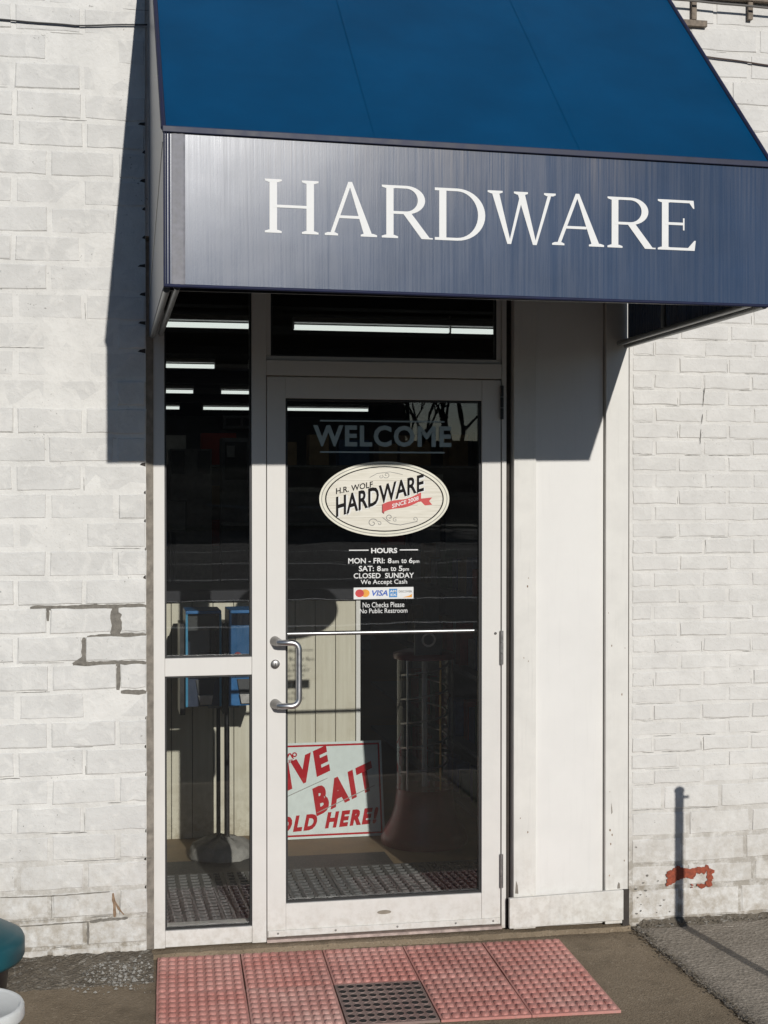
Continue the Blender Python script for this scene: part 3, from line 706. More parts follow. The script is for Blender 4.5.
# serif lettering HARDWARE, built letter by letter
def serif(ch, x0, x1, zb, cap, y):
    mb = MB(); W = x1 - x0; st, th_, sf, sh = .142 * cap, .052 * cap, .088 * cap, .034 * cap; k = [0]
    def poly(pts): k[0] += 1; mb.flat([(x0 + px, zb + pz) for px, pz in pts], y - k[0] * .00008)
    def rect(a, b, c, d): poly([(a, c), (b, c), (b, d), (a, d)])
    def ser(cx, z, wd):     # bracketed serif
        up = 1 if z < cap / 2 else -1; e = z + up * sh
        pts = [(cx - wd / 2, z), (cx + wd / 2, z), (cx + wd / 2, e), (cx + wd * .27, e + up * sh * .7), (cx - wd * .27, e + up * sh * .7), (cx - wd / 2, e)]
        poly(pts if up > 0 else pts[::-1])
    def bowl(cx, z0, z1, rx):   # right-hand bowl, thick at the side
        cz, rz = (z0 + z1) / 2, (z1 - z0) / 2; n_ = 20; v_ = []; k[0] += 1
        for i in range(n_ + 1):
            a = -PI / 2 + PI * i / n_; c, s_ = math.cos(a), math.sin(a)
            v_ += [(x0 + cx + rx * c, y - k[0] * .00008, zb + cz + rz * s_), (x0 + cx + (rx - st * 1.02) * c, y - k[0] * .00008, zb + cz + (rz - th_) * s_)]
        mb.add(v_, [(2 * i, 2 * i + 2, 2 * i + 3, 2 * i + 1) for i in range(n_)])
    ss = st + 2 * sf
    if ch == 'H':
        for cx in (ss / 2, W - ss / 2): rect(cx - st / 2, cx + st / 2, 0, cap); ser(cx, 0, ss); ser(cx, cap, ss)
        rect(ss / 2, W - ss / 2, .5 * cap - th_ / 2, .5 * cap + th_ / 2)
    elif ch == 'A':
        ap = W * .49
        poly([(W - ss * .5 - st * .60, 0), (W - ss * .5 + st * .55, 0), (ap + st * .22, cap * 1.02), (ap - st * .28, cap * 1.02)])
        poly([(ss * .40 - th_ * .7, 0), (ss * .40 + th_ * .7, 0), (ap - st * .02, cap * .93), (ap - st * .30, cap * 1.02)])
        rect(W * .27, W * .66, .33 * cap, .33 * cap + th_); ser(ss * .40, 0, ss * .8); ser(W - ss * .5, 0, ss)
    elif ch == 'R':
        cx = ss / 2; rect(cx - st / 2, cx + st / 2, 0, cap); ser(cx, 0, ss); ser(cx, cap, ss)
        rect(cx, W * .47, cap - th_, cap); rect(cx, W * .47, .46 * cap, .46 * cap + th_); bowl(W * .45, .46 * cap, cap, W * .36)
        poly([(W * .745, 0), (W * .915, 0), (W * .55, .48 * cap), (W * .39, .48 * cap)]); rect(W * .76, W * .955, 0, sh * .8)
    elif ch == 'D':
        cx = ss / 2; rect(cx - st / 2, cx + st / 2, 0, cap)
        rect(0, W * .46, cap - th_, cap); rect(0, W * .46, 0, th_); bowl(W * .44, 0, cap, W * .56)
    elif ch == 'W':
        a, b, c = W * .31, W * .69, W * .5
        poly([(a - st * .30, -.02 * cap), (a + st * .24, -.02 * cap), (ss * .42 + st * .5, cap), (ss * .42 - st * .55, cap)])
        poly([(a - st * .1, -.02 * cap), (a + st * .24, -.02 * cap), (c + th_ * .6, cap * .98), (c - th_ * .7, cap * .98)])
        poly([(b - st * .30, -.02 * cap), (b + st * .24, -.02 * cap), (c + st * .30, cap), (c - st * .75, cap)])
        poly([(b - st * .1, -.02 * cap), (b + st * .24, -.02 * cap), (W - ss * .36 + th_ * .7, cap), (W - ss * .36 - th_ * .7, cap)])
        ser(ss * .42, cap, ss * .95); ser(c - st * .2, cap, ss * .9); ser(W - ss * .38, cap, ss * .76)
    elif ch == 'E':
        cx = ss / 2; rect(cx - st / 2, cx + st / 2, 0, cap); ser(cx, 0, ss); ser(cx, cap, ss)
        rect(cx, W * .93, cap - th_, cap); rect(cx, W * .96, 0, th_); rect(cx, W * .68, .5 * cap, .5 * cap + th_)
        poly([(W * .78, cap), (W * .93, cap - .16 * cap), (W * .96, cap - .16 * cap), (W * .94, cap)]); poly([(W * .74, 0), (W * .97, 0), (W * 1.0, .2 * cap), (W * .96, .2 * cap)])
        rect(W * .66, W * .70, .40 * cap, .64 * cap)
    return mb
for ch, a, b in zip('HARDWARE', (.446, .618, .785, .943, 1.106, 1.303, 1.478, 1.640), (.600, .771, .944, 1.096, 1.314, 1.467, 1.640, 1.764)):
    lt = serif(ch, a, b, 2.447, .1515, 0); lt.v = [(x, -PF(x) - .0012 + y, z) for x, y, z in lt.v]; lt.build('letter', WHITEV, va)
keep(aw)

# ------------------------------------------------------------------ wires and brackets on the wall
def wire(pts, r_, label, mat=BLACKP):
    full = []
    for a, b in zip(pts, pts[1:]):
        for i in range(8): full.append(tuple(a[q] + (b[q] - a[q]) * i / 8 for q in range(3)))
    full.append(pts[-1]); full = [(x, y, z + .0008 * math.sin(x * 31)) for x, y, z in full]
    return tag(MB().tube(full, r_, 8).build('cable', mat), label, 'cable')
wire([(-3.9, FL - .010, 3.40), (-.364, FL - .008, 3.413), (-.10, FL - .008, 3.408), (.158, FL - .008, 3.428)], .0030, 'black cable running across the left brick wall to the awning', DARKM)
wire([(2.05, FR - .010, 3.50), (2.333, FR - .008, 3.447), (2.601, FR - .008, 3.428), (6, FR - .01, 3.3)], .0032, 'thin brown cable on the right wall below the brackets', simple('brown_cable', (.07, .045, .035), .6))
wire([(2.05, FR - .052, 3.655), (2.194, FR - .05, 3.648), (2.60, FR - .05, 3.640), (6, FR - .05, 3.6)], .0048, 'grey cable strung between the brackets at the upper right', simple('grey_cable', (.12, .11, .10), .6))
RUST = simple('rusty_bracket', (.22, .18, .14), .8, .2, .3, 80, .3)
for x, lab in ((2.290, 'rusty wall bracket with foot plate nearest the awning edge'), (2.528, 'short rusty wall bracket at the upper right corner')):
    br = empty('wall_bracket', (x, FR, 3.57), lab, 'bracket', 'cable brackets')
    MB().box(x - .010, x + .010, FR - .022, FR - .005, 3.585 if x < 2.4 else 3.60, 3.80).build('upright', RUST, br, .001)
    if x < 2.4: MB().box(x - .065, x + .055, FR - .020, FR - .004, 3.560, 3.584).build('foot_plate', RUST, br, .001)
    keep(br)
MB().box(2.05, 7, FR - .03, FR - .0045, 3.672, 3.78).build('ledge', RUST).__setitem__('label', 'weathered stone ledge along the top right of the wall')
bpy.data.objects['ledge']['category'] = 'ledge'

# bollard post out of frame whose shadow falls on the right wall
bx, by = 2.243 + .118 * 1.25, -1.265
bo = empty('bollard', (bx, by, 0), 'slim steel post casting its shadow on the right brick wall', 'post')
MB().tube([(bx, by, -.05), (bx, by, .965)], .019, 16).build('post', STEELD, bo)
MB().lathe([(.019, .965), (.022, .968), (.022, .975), (.012, .985), (0, .987)], bx, by, 16).build('cap', STEELD, bo)
MB().tube([(bx, by, .945), (bx + .04, by, .945)], .006, 8).build('eye_bolt', STEELD, bo); keep(bo)

# ------------------------------------------------------------------ red rubber mat
mat_root = empty('rubber_mat', (.187, -.045, -.008), 'red studded rubber door mat of ten tiles in front of the entrance', 'mat'); mat_root.rotation_euler = (0, 0, -.045)
TW, TD = .3055, .385
def stud_mesh(holes):
    mb = MB(); g = .0012
    mb.box(.0022, TW - .0022, -TD + .0004, -.0004, .0, .009)
    nx, ny = 9, 8; px, py = (TW - .012) / nx, (TD - .012) / ny
    for j in range(ny):
        for i in range(nx):
            x, y = .006 + px * (i + .5), -.006 - py * (j + .5); n_ = 10; r0 = .0140; ey = 1.42
            prof = [(r0, .009), (r0 * .84, .0140), (r0 * .56, .0168), (r0 * .2, .0175)] if not holes else [(r0 * 1.04, .009), (r0 * 1.0, .0108), (r0 * .93, .0108), (r0 * .90, .0092)]
            v = [(x + r_ * math.cos(2 * PI * k / n_), y + ey * r_ * math.sin(2 * PI * k / n_), z) for r_, z in prof for k in range(n_)]
            mb.add(v, [(q * n_ + k, q * n_ + (k + 1) % n_, (q + 1) * n_ + (k + 1) % n_, (q + 1) * n_ + k) for q in range(3) for k in range(n_)])
            if not holes: mb.add(v[-n_:], [tuple(range(n_))])
    if not holes:
        return mb.mesh('mat_tile')
    me = mb.mesh('mat_tile'); return me
sA = stud_mesh(False); sA.materials.append(REDR); sB = stud_mesh(False); sB.materials.append(REDR2); sC = stud_mesh(True); sC.materials.append(REDR3)
hl = MB()
for j in range(8):
    for i in range(9):
        px, py = (TW - .012) / 9, (TD - .012) / 8; x, y = .006 + px * (i + .5), -.006 - py * (j + .5)
        hl.add([(x + .0128 * math.cos(2 * PI * k / 12), y + .0182 * math.sin(2 * PI * k / 12), .0094) for k in range(12)], [tuple(range(12))])
hlm = hl.mesh('holes'); hlm.materials.append(HOLE)
for c in range(5):
    for q in range(2):
        if q == 1 and c == 2:
            o = ob('mat_tile', sC, None, mat_root); o['label'] = 'mat tile with open dark drain holes'; o.location = (c * TW, -q * TD, 0)
            ob('holes', hlm, None, o)
        else:
            o = ob('mat_tile', sB if (q, c) in ((1, 1),) else sA, None, mat_root); o.location = (c * TW, -q * TD, 0)
        o.rotation_euler = (0, 0, R.uniform(-.003, .003))

# ------------------------------------------------------------------ teal lidded tub and white-lidded bucket, bottom left
TEAL = simple('teal_plastic', (.006, .075, .095), .42, 0, .15, 12)
bx, by = -.470, -.86
tb = empty('lidded_tub', (bx, by, -.008), 'dark tub with a domed teal plastic lid at the left edge', 'tub')
MB().lathe([(.15, -.008), (.187, .32), (.190, .33)], bx, by, 48).build('tub', BLACKP, tb)
MB().lathe([(.205, .290), (.222, .293), (.228, .305), (.228, .347), (.222, .360), (.206, .367), (.199, .373), (.14, .407), (.07, .427), (.0, .433)], bx, by, 64).build('lid', TEAL, tb); keep(tb)
bx, by = -.372, -1.39
bu = empty('bucket', (bx, by, -.008), 'black bucket with a snap-on white plastic lid in the bottom left corner', 'bucket')
MB().lathe([(.13, -.008), (.145, .31), (.147, .315)], bx, by, 40).build('pail', BLACKP, bu)
MB().lathe([(.147, .295), (.156, .296), (.158, .302), (.157, .326), (.153, .333), (.148, .334), (.144, .331), (.140, .3285), (.0, .3295)], bx, by, 56).build('lid', simple('white_lid', (.68, .69, .67), .35, 0, .06), bu); keep(bu)

# ------------------------------------------------------------------ shop interior
FZ = .05
def struct(name, mb, mat): o = mb.build(name, mat); o['kind'] = 'structure'; return o
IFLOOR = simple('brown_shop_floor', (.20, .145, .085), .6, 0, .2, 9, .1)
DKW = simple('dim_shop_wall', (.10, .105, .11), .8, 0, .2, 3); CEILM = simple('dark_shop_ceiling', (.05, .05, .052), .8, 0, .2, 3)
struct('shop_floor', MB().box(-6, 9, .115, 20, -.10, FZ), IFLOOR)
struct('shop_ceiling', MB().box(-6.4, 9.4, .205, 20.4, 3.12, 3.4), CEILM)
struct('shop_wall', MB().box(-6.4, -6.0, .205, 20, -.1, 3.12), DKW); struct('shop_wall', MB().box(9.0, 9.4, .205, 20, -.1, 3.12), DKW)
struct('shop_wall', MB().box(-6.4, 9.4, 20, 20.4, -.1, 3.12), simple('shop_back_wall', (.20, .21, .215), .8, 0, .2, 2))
for i in range(9):
    y = 1.2 + 1.75 * i
    struct('ceiling_beam', MB().box(-6, 9, y, y + .12, 3.045, 3.119), CEILM)
# fluorescent lights
EM = T('lit_tube'); e = EM.n('ShaderNodeEmission'); e.inputs[0].default_value = (.93, 1, .95, 1); e.inputs[1].default_value = 1.35; EM.L(e.outputs[0], EM.out.inputs[0]); EM = EM.m
HOUS = simple('white_enamel', (.5, .5, .5), .4, 0, .05)
rowsn = ('first', 'second', 'third', 'fourth')
for q, y in enumerate((5.55, 9.0, 12.5, 15.8)):
    for c, (x0, x1) in enumerate(((-1.38, 1.09), (1.42, 3.90))):
        sd = 'left' if c == 0 else 'right'
        L_ = empty('tube_light', ((x0 + x1) / 2, y, 3.0), f'lit fluorescent ceiling light, {rowsn[q]} row from the door, {sd} column', 'ceiling light', 'fluorescent lights in the shop')
        MB().box(x0, x1, y - .05, y + .05, 3.035, 3.075).build('housing', HOUS, L_)
        xm = (x0 + x1) / 2
        for a, b in ((x0 + .01, xm - .012), (xm + .012, x1 - .01)): MB().tube([(a, y, 3.0), (b, y, 3.0)], .021, 10).build('tube', EM, L_)
        for xx in (x0 + .004, xm, x1 - .004): MB().box(xx - .006, xx + .006, y - .02, y + .02, 2.985, 3.035).build('lamp_holder', HOUS, L_)
        MB().tube([(xm, y, 3.075), (xm, y, 3.121)], .008, 8).build('hanger_rod', HOUS, L_)
        keep(L_)
# back of the shop: cabinet, framed notices, air unit, shelf rails
def thingbox(name, label, cat, parts):
    x0, y0, z0 = parts[0][1][0], parts[0][1][2], parts[0][1][4]
    o = empty(name, (x0, y0, z0), label, cat)
    for nm, b, m in parts: MB().box(*b).build(nm, m, o, .004)
    keep(o); return o
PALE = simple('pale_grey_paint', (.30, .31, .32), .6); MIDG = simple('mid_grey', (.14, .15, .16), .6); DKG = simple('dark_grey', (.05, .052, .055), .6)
def at_back(px0, px1, py0, py1, d):   # box at distance Y=d behind the door, given as rays from the doorway
    f_, yw, pt = 1430., .1931, -.0108
    def pt_(x, y):
        r_, u = (x - 384) / f_, -(y - 512) / f_; dd = math.cos(pt) - u * math.sin(pt); zz = math.sin(pt) + u * math.cos(pt)
        X, Y = r_ * math.cos(yw) + dd * math.sin(yw), dd * math.cos(yw) - r_ * math.sin(yw); k = (d + 5.3613) / Y
        return X * k, 1.7013 + zz * k
    a = pt_(px0, py1); b = pt_(px1, py0); return a[0], b[0], a[1], b[1]
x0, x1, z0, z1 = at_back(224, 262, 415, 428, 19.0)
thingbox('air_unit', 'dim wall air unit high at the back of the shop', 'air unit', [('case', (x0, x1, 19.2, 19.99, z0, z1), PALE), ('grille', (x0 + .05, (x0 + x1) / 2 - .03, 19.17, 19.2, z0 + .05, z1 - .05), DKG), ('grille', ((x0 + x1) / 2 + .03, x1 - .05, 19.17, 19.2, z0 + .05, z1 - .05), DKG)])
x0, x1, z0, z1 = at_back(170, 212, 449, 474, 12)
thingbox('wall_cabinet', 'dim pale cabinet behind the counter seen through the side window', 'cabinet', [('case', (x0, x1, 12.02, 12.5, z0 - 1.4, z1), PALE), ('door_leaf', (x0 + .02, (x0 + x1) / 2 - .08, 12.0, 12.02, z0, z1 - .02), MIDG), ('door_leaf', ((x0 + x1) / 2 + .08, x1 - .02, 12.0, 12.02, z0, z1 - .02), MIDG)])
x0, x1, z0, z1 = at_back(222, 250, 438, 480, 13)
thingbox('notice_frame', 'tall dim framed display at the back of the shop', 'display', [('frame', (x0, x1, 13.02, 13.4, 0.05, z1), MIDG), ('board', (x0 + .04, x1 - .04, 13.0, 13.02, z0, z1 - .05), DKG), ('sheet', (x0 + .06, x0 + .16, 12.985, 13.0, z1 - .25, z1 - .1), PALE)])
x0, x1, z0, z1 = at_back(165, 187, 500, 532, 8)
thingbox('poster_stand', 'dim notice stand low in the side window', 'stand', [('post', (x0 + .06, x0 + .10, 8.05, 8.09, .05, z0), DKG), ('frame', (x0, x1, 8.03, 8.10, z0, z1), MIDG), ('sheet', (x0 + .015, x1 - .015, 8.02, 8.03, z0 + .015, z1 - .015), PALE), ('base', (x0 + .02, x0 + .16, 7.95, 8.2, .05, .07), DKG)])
for k in range(5):
    x = -3.2 + 2.2 * k
    s = empty('shop_shelf', (x, 9.5 + (k % 2), FZ), f'dim merchandise gondola deep in the shop, number {("one","two","three","four","five")[k]} from the left', 'shelf', 'gondolas deep in the shop')
    y = 9.5 + (k % 2) + (1.2 if k == 1 else 0)
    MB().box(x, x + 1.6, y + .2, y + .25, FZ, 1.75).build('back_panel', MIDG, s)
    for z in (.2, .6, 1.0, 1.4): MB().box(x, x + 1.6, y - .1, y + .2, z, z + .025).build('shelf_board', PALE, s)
    keep(s)

bk_ = empty('stock_rack', (1.5, 14.3, FZ), 'tall dim stock rack of cartons across the back of the shop', 'rack')
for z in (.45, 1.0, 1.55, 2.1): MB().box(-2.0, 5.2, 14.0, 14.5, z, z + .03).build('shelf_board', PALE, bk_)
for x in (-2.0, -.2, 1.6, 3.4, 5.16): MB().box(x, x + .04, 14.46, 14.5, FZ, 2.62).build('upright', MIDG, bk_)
keep(bk_)
CARTON = [simple('carton_' + n_, c, .7, 0, .2, 6) for n_, c in (('kraft', (.42, .31, .19)), ('white', (.62, .62, .60)), ('blue', (.10, .18, .34)), ('red', (.42, .08, .06)))]
for q_, z in enumerate((1.03, 1.58, 2.13)):
    x = -1.9
    while x < 4.9:
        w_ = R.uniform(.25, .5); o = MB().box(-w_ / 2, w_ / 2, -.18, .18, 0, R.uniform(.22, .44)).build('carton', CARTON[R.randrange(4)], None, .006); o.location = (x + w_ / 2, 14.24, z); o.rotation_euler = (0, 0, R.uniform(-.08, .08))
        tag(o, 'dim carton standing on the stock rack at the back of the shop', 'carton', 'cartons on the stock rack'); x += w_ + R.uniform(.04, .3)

# counter faced with vertical boards
CY = 1.58
def m_board():
    t = T('cream_boards'); p = t.pos(); X, Y, Z = t.xyz(p); g = t.noise(t.scale(p, (40, 40, 2)), 1.5, 5, .6, .5); n = t.noise(p, 7, 5, .65)
    rnd = t.n('ShaderNodeObjectInfo').outputs['Random']
    c = t.mix(t.ramp(g, .3, .75), (.57, .53, .425), (.68, .65, .545)); c = t.mix(t.ramp(rnd, 0, 1, 0, .25), c, (.52, .48, .37))
    c = t.mix(t.ramp(n, .55, .75, 0, .4), c, (.42, .37, .26))
    lo = t.math('MULTIPLY', t.ramp(Z, .06, .40, 1, 0), t.ramp(t.noise(p, 20, 5, .7), .4, .65)); c = t.mix(t.math('MULTIPLY', lo, .6), c, (.25, .20, .12))
    return t.fin(c, .6, 0, t.bump(g, .15, .004), .3)
BOARD = m_board(); LAM = simple('dark_laminate', (.035, .035, .04), .7, 0, .2, spec=.2)
ct = empty('counter', (.3, CY, FZ), 'cream board-faced shop counter with dark top inside the entrance', 'counter')
x = 1.2145; 
bm = MB().box(-.0985, -.0015, 0, .018, 0, 1.145).mesh('board'); bm.materials.append(BOARD)
while x > -1.2:
    o = ob('board', bm, None, ct, .002); o.location = (x, CY + R.uniform(-.0008, .0008), FZ); x -= .1
MB().box(1.216, 1.238, CY - .006, CY + .022, FZ, 1.195).build('corner_trim', WOODP, ct, .002)
MB().box(-1.2, 1.216, CY + .0195, CY + .05, FZ, 1.19).build('backing', DKG, ct); MB().box(1.20, 1.236, CY + .05, CY + .65, FZ, 1.195).build('end_panel', BOARD, ct)
MB().box(-1.2, 1.26, CY - .03, CY + .68, 1.1955, 1.248).build('counter_top', LAM, ct, .004)
keep(ct)

# LIVE BAIT sign leaning on the counter
SG = bpy.data.objects.new('bait_sign', None); COL.objects.link(SG); tag(SG, 'white and red LIVE BAIT SOLD HERE! sign leaning on the counter', 'sign')
SG.location = (1.036, 1.455, FZ + .002); SG.rotation_euler = (-math.atan2(.10, .455), 0, 0)
SW, SH = .602, .458
SGW = simple('sign_white', (.66, .72, .70), .8, 0, .06, spec=.15); SGR = simple('sign_red', (.42, .018, .026), .8, 0, .1, spec=.12)
MB().box(-SW / 2, SW / 2, 0, .004, 0, SH).build('sign_board', SGW, SG)
bo_ = MB()
for a, b, c, d in ((-SW / 2 + .010, SW / 2 - .010, SH - .020, SH - .011), (-SW / 2 + .010, SW / 2 - .010, .011, .020), (-SW / 2 + .010, -SW / 2 + .019, .0201, SH - .0201), (SW / 2 - .019, SW / 2 - .010, .0201, SH - .0201)): bo_.flat([(a, c), (b, c), (b, d), (a, d)], -.0006)
bo_.build('sign_border', SGR, SG)
def brush(body, x0, x1, zc, hh, rise, lean, sz0=1., sz1=1.):
    """heavy show-card letters climbing to the right"""
    me = text_mesh(body, x0, x1, -.5, .5, -.0008, bold=.060, space=1.30)
    for v_ in me.vertices:
        f_ = (v_.co.x - x0) / (x1 - x0); z = v_.co.z * hh * (sz0 + (sz1 - sz0) * f_)
        v_.co.x += lean * z; v_.co.z = zc + z + rise * (v_.co.x - (x0 + x1) / 2)
    return ob('sign_lettering', me, SGR, SG)
brush('LIVE', -.265, .035, .318, .132, .42, -.12); brush('BAIT', -.040, .255, .232, .140, .42, -.12); brush('SOLD HERE!', -.268, .268, .082, .078, .06, .24)
ul = MB(); ribbon(ul, [(-.280, .160), (.03, .285)], .004, -.0008, .05, .03); ribbon(ul, [(-.03, .120), (.262, .242)], .004, -.0009, .05, .03); ul.build('underline', GREYI, SG)
wm = MB(); pts = [(-.245 + .11 * i / 20, .395 + .013 * math.sin(i * .85)) for i in range(21)]; ribbon(wm, pts, .008, -.0008, .05, .005)
wm.ring(-.130, .402, .006, .006, .012, .012, -.0010, 16); wm.build('worm_mark', SGR, SG)
text('sign_lettering', 'CRAWLER', -.235, -.135, .358, .372, -.0008, SGR, SG, bold=.03, rot=.2)

# candy machines on a pole stand
ms = empty('machine_stand', (.53, 1.2, FZ), 'twin dark poles on a heavy grey base under the blue vending heads', 'stand')
for x, r_ in ((.510, .010), (.549, .0125)): MB().tube([(x, 1.2, .10), (x, 1.2, .752)], r_, 12).build('pole', BLACKP, ms)
MB().box(.46, .60, 1.14, 1.26, .742, .757).build('bracket_plate', PALE, ms)
bs_ = MB(); prof = [(.145, FZ), (.150, .07), (.138, .10), (.10, .125), (.05, .14), (.0, .145)]; bs_.lathe(prof, .525, 1.2, 28)
rr = random.Random(4); bs_.v = [(x + rr.uniform(-.008, .008), y + rr.uniform(-.008, .008), z + (rr.uniform(-.012, .012) if z > .06 else 0)) for x, y, z in bs_.v]
bs_.build('weighted_base', simple('grey_cloth', (.26, .25, .23), .85, 0, .3, 20, .4), ms); keep(ms)
VBLU = simple('vending_blue', (.012, .115, .30), .35, 0, .12); VTEAL = simple('vending_teal', (.03, .20, .34), .35, 0, .1); VDK = simple('vending_navy', (.008, .02, .05), .4, 0, .1)
TOY = [simple('toy_yellow', (.65, .42, .03), .4), simple('toy_purple', (.24, .06, .22), .4), simple('toy_white', (.6, .58, .52), .4), simple('toy_pink', (.5, .12, .14), .4)]
for q, (x0, x1) in enumerate(((.355, .515), (.548, .708))):
    m = empty('candy_machine', ((x0 + x1) / 2, 1.2, .758), ('dark blue candy vending head with empty window, left on its stand', 'bright blue candy vending head filled with toys, right on its stand')[q], 'vending machine', 'candy machines')
    y0, y1 = 1.075, 1.30
    MB().box(x0, x0 + .007, y0, y1, .76, 1.175).build('side_wall', VBLU if q else VDK, m); MB().box(x1 - .007, x1, y0, y1, .76, 1.175).build('side_wall', VBLU if q else VDK, m)
    MB().box(x0 - .024, x0 - .0005, y0 + .03, y1, .72, 1.13).build('side_cover', BLACKP, m)
    MB().box(x0, x1, y0, y1, 1.1755, 1.19).build('top_cap', VBLU, m, .003); MB().box(x0 + .008, x1 - .008, y1 - .012, y1, .76, 1.175).build('back_wall', VBLU if q else VDK, m)
    MB().box(x0 + .0072, x1 - .0072, y0 + .004, y1 - .013, .76, .885).build('hopper_base', VBLU if q else VDK, m)
    for xx in (x0, x1 - .010): MB().box(xx, xx + .010, y0 - .006, y0 - .0004, .76, 1.175).build('corner_strip', VTEAL if not q else VBLU, m)
    MB().box(x0 + .011, x1 - .011, y0 - .003, y0 - .0005, .886, 1.174).build('window', CLEARP, m)
    if not q:
        MB().box(x0 + .012, x1 - .012, y0 + .02, y0 + .024, 1.10, 1.165).build('price_card', DKG, m); MB().box(x0 + .06, x1 - .01, y0 + .05, y0 + .15, .886, .99).build('coin_box', DKG, m)
    cx = (x0 + x1) / 2 + (.008 if q == 0 else .0)
    MB().prism([(cx - .030, .800), (cx + .030, .800), (cx + .044, .880), (cx - .044, .880)], y0 - .006, y0 + .0035).build('coin_plate', DKG, m, .002)
    MB().prism([(cx - .026, .770), (cx + .026, .770), (cx + .034, .812), (cx - .034, .812)], y0 - .016, y0 - .0065).build('chute_door', STEELD, m, .002)
    if q:
        for k in range(16):
            s = R.uniform(.014, .022); tx, ty, tz = x0 + .026 + R.random() * .108, y0 + .03 + R.random() * .12, .907 + .018 * (k // 5) + R.random() * .012
            MB().lathe([(0.0001, tz - s)] + [(s * math.cos(a), tz + s * math.sin(a)) for a in (-1, -.5, 0, .5, 1)] + [(.0001, tz + s)], tx, ty, 10).build('toy', TOY[k % 4], m)
    keep(m)

# spiral gumball machine
gx, gy = 1.500, 1.30
gm = empty('gumball_machine', (gx, gy, FZ), 'tall spiral gumball machine with a flared maroon base in the shade', 'gumball machine')
MAR = simple('maroon_plastic', (.14, .012, .016), .35, 0, .2)
MB().lathe([(.205, FZ), (.210, .075), (.195, .11), (.165, .16), (.145, .22), (.135, .30), (.14, .315)], gx, gy, 40).build('flared_base', MAR, gm)
MB().lathe([(.138, .316), (.138, .93)], gx, gy, 40).build('clear_tube', CLEARP, gm)
MB().tube([(gx, gy, .316), (gx, gy, .93)], .013, 12).build('centre_post', PALE, gm)
for dx in (-.10, .06): MB().tube([(gx + dx, gy - .08, .316), (gx + dx, gy - .08, .93)], .005, 8).build('rail', STEEL if dx < 0 else simple('brass_rail', (.45, .30, .10), .35, .8), gm)
MB().tube([(gx + .11 * math.cos(a * .25), gy + .11 * math.sin(a * .25), .33 + a * .0046) for a in range(126)], .006, 6).build('spiral_track', STEELD, gm)
MB().lathe([(.15, .931), (.15, .955), (.10, .97), (.02, .975)], gx, gy, 32).build('top_cap', MAR, gm)
MB().box(gx - .075, gx + .055, gy - .13, gy - .10, .955, 1.11).build('coin_head', DKG, gm, .005)
MB().ring(gx - .01, 1.03, .024, .024, .034, .034, gy - .132, 24).build('coin_dial', STEEL, gm); keep(gm)

# pegboard gondola with packages on the right
gs = empty('gondola_shelf', (1.98, 2.6, FZ), 'shaded shelf unit of hanging packages inside to the right', 'shelf')
MB().box(2.06, 2.10, 1.2, 4.2, FZ, 1.7).build('pegboard', PALE, gs)
for z in (.12, .42, .80, 1.18): MB().box(1.78, 2.06, 1.2, 4.2, z, z + .022).build('shelf_board', MIDG, gs)
for y in (1.2, 2.2, 3.2, 4.17): MB().box(2.03, 2.06, y, y + .03, FZ, 1.7).build('upright', DKG, gs)
keep(gs)
PK = [simple('pack_' + n_, c, .5, 0, .2, 40) for n_, c in (('white', (.5, .5, .48)), ('red', (.35, .06, .05)), ('green', (.08, .18, .10)), ('kraft', (.36, .26, .15)), ('blue', (.07, .12, .25)))]
pkm = []
for m_ in PK:
    b_ = MB(); b_.box(-.035, .035, -.045, .045, 0, .15); b_.add([(-.036, -.03, .03), (-.036, .03, .03), (-.036, .03, .11), (-.036, -.03, .11)], [(3, 2, 1, 0)]); me = b_.mesh('package'); me.materials.append(m_); pkm.append(me)
for z in (.143, .443, .823, 1.203):
    y = 1.30
    while y < 3.2:
        o = ob('package', pkm[R.randrange(5)], None); o.location = (1.84 + R.uniform(0, .04), y, z); o.scale = (1, 1, R.uniform(.8, 1.5)); o.rotation_euler = (0, 0, R.uniform(-.1, .1))
        tag(o, 'small boxed product standing on the shaded shelf unit at right', 'package', 'packages on the shelf unit'); y += R.uniform(.11, .16)

# interior rubber mats
im = empty('floor_mat', (.065, .13, FZ), 'black open-grid rubber mat on the floor just inside the door', 'mat')
BARR = m_rubber('grey_black_rubber', (.085, .085, .085), (.12, .12, .118), (.17, .165, .155), .6)
SX, SY, NX, NY = .447, .372, 9, 8
def grid_mesh():
    mb = MB(); w_ = .0075; px, py = SX / NX, SY / NY
    for i in range(NX + 1):
        c = min(max(i * px, w_), SX - w_); mb.box(c - w_, c + w_, 0, SY, .0031, .014)
    for j in range(NY + 1):
        c = min(max(j * py, w_), SY - w_)
        for i in range(NX):
            a = max(i * px, 0) + w_ + (w_ if i == 0 else 0); b = (i + 1) * px - w_ - (w_ if i == NX - 1 else 0)
            mb.box(a + .0002, b - .0002, c - w_ * .9, c + w_ * .9, .0031, .0132)
    return mb.mesh('mat_tile')
gme = grid_mesh(); gme.materials.append(BARR); gbase = MB().box(.001, SX - .001, .001, SY - .001, .0005, .003).mesh('tile_base'); gbase.materials.append(HOLE)
for i in range(5):
    for j in range(2):
        o = ob('mat_tile', gme, None, im); o.location = (i * .45 - .01, j * .375, 0); ob('tile_base', gbase, None, o)
rm = MB().box(.25, 1.27, .890, 1.120, FZ, .058); tag(rm.build('runner_mat', BLKR, None, .002), 'smooth dark rubber runner behind the open-grid mat', 'mat')

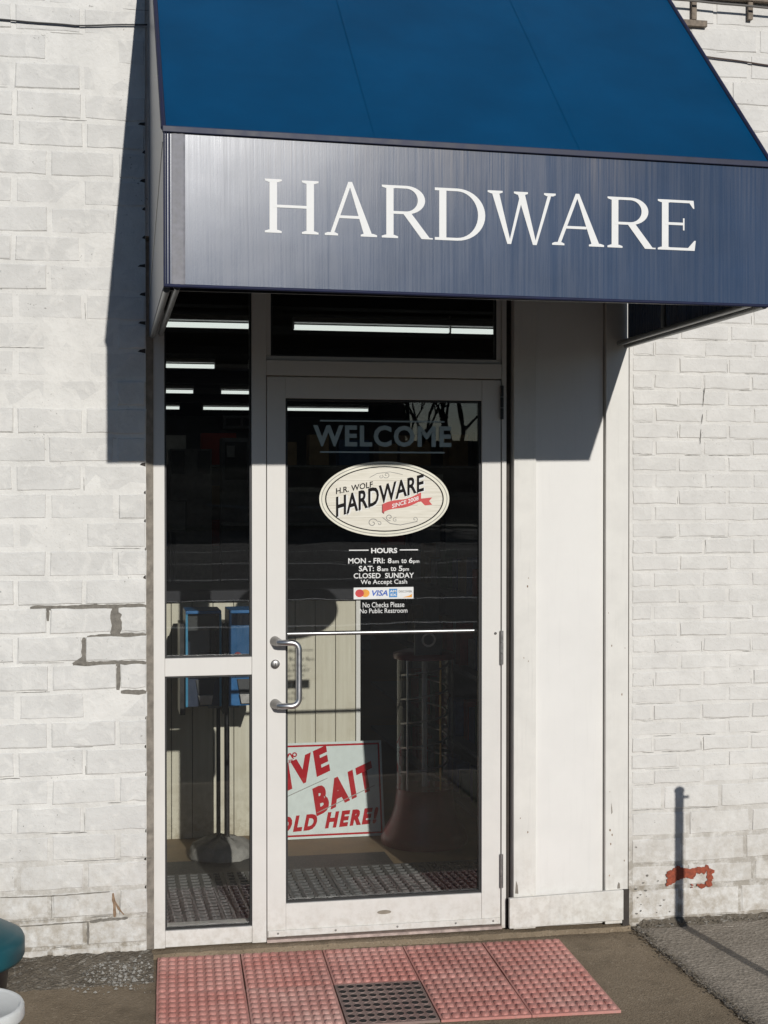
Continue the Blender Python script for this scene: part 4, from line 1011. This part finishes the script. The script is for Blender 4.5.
# ------------------------------------------------------------------ across the lot: what the glass mirrors
BR = simple('dark_brick_far', (.16, .10, .08), .85, 0, .2, 1.5); ROOFM = simple('far_roof', (.06, .06, .065), .8); FWIN = simple('far_window_glass', (.02, .025, .03), .1)
hb = empty('far_building', (0, -80, -.05), 'long dark brick building across the lot, mirrored in the door glass', 'building')
MB().box(-60, 18, -95, -80, -.06, 10.6).build('wall', BR, hb); MB().box(-60.4, 18.4, -95.4, -79.6, 10.6, 11.2).build('roof', ROOFM, hb)
for k in range(12):
    x = -50 + 5.6 * k
    w_ = MB().box(x, x + 2.2, -79.99, -79.9, 1.2, 3.6).build('window', FWIN, hb); MB().box(x - .1, x + 2.3, -79.89, -79.75, 1.05, 1.19).build('sill', PALE, w_)
keep(hb)
lb = empty('far_shed', (30, -92, -.05), 'low dark shed beyond the lot, mirrored at the right of the door glass', 'building')
MB().box(18.6, 80, -106, -92, -.06, 5.2).build('wall', BR, lb); MB().box(18.55, 80.5, -106.5, -91.5, 5.2, 5.6).build('roof', ROOFM, lb); keep(lb)
LINE = simple('road_paint', (.62, .62, .60), .8, 0, .2, 3)
for y in (-14.0, -19.0, -25.0, -32.0, -40.0): MB().box(-30, 40, y, y + .22, -.056, -.051).build('parking_line', LINE)['kind'] = 'structure'
vg = tag(MB().box(-120, 120, -79.5, -70.0, -.054, .06).build('verge', simple('winter_grass', (.07, .075, .03), .95, 0, .3, 2, .5)), kind='structure')
BARK = simple('bark', (.06, .05, .04), .9, 0, .3, 12)
def tree(x, y, hgt, seed, label):
    r_ = random.Random(seed); root = empty('bare_tree', (x, y, -.06), label, 'tree', 'bare trees across the lot')
    tr = MB(); cr_ = MB()
    def grow(p, d, l, rad, depth):
        q = p + d * l; mid = p + d * l * .5 + Vector((r_.uniform(-.06, .06), r_.uniform(-.06, .06), 0)) * l
        (tr if depth == 0 else cr_).tube([p, mid, q], rad, 6 if depth < 2 else 4, True, rad * .65)
        if depth >= 5: return
        for k in range(3 if depth < 4 else 2):
            nd = (d + Vector((r_.uniform(-1, 1), r_.uniform(-1, 1), r_.uniform(-.15, .6))) * .75).normalized()
            grow(q - d * l * r_.uniform(0, .3), nd, l * r_.uniform(.62, .82), rad * .62, depth + 1)
    grow(Vector((x, y, -.1)), Vector((.02, 0, 1)), hgt * .3, hgt * .02, 0)
    tr.build('trunk', BARK, root); cr_.build('crown', BARK, root); keep(root)
for k, (x, y, hh) in enumerate(((19.5, -81, 14), (23.5, -90, 17), (29, -86, 13), (13.5, -74, 12))):
    tree(x, y, hh, 40 + k, ('bare tree beside the far building corner', 'tallest bare tree in front of the low shed', 'smaller bare tree right of the tallest one', 'bare tree on the verge before the brick building')[k])
pl = empty('utility_pole', (17.6, -77, -.05), 'wooden utility pole with cross arm beyond the lot', 'pole')
MB().tube([(17.6, -77, -.06), (17.6, -77, 9.5)], .14, 10, True, .10).build('pole', BARK, pl); MB().box(16.6, 18.6, -77.26, -77.14, 8.7, 8.85).build('cross_arm', BARK, pl); keep(pl)
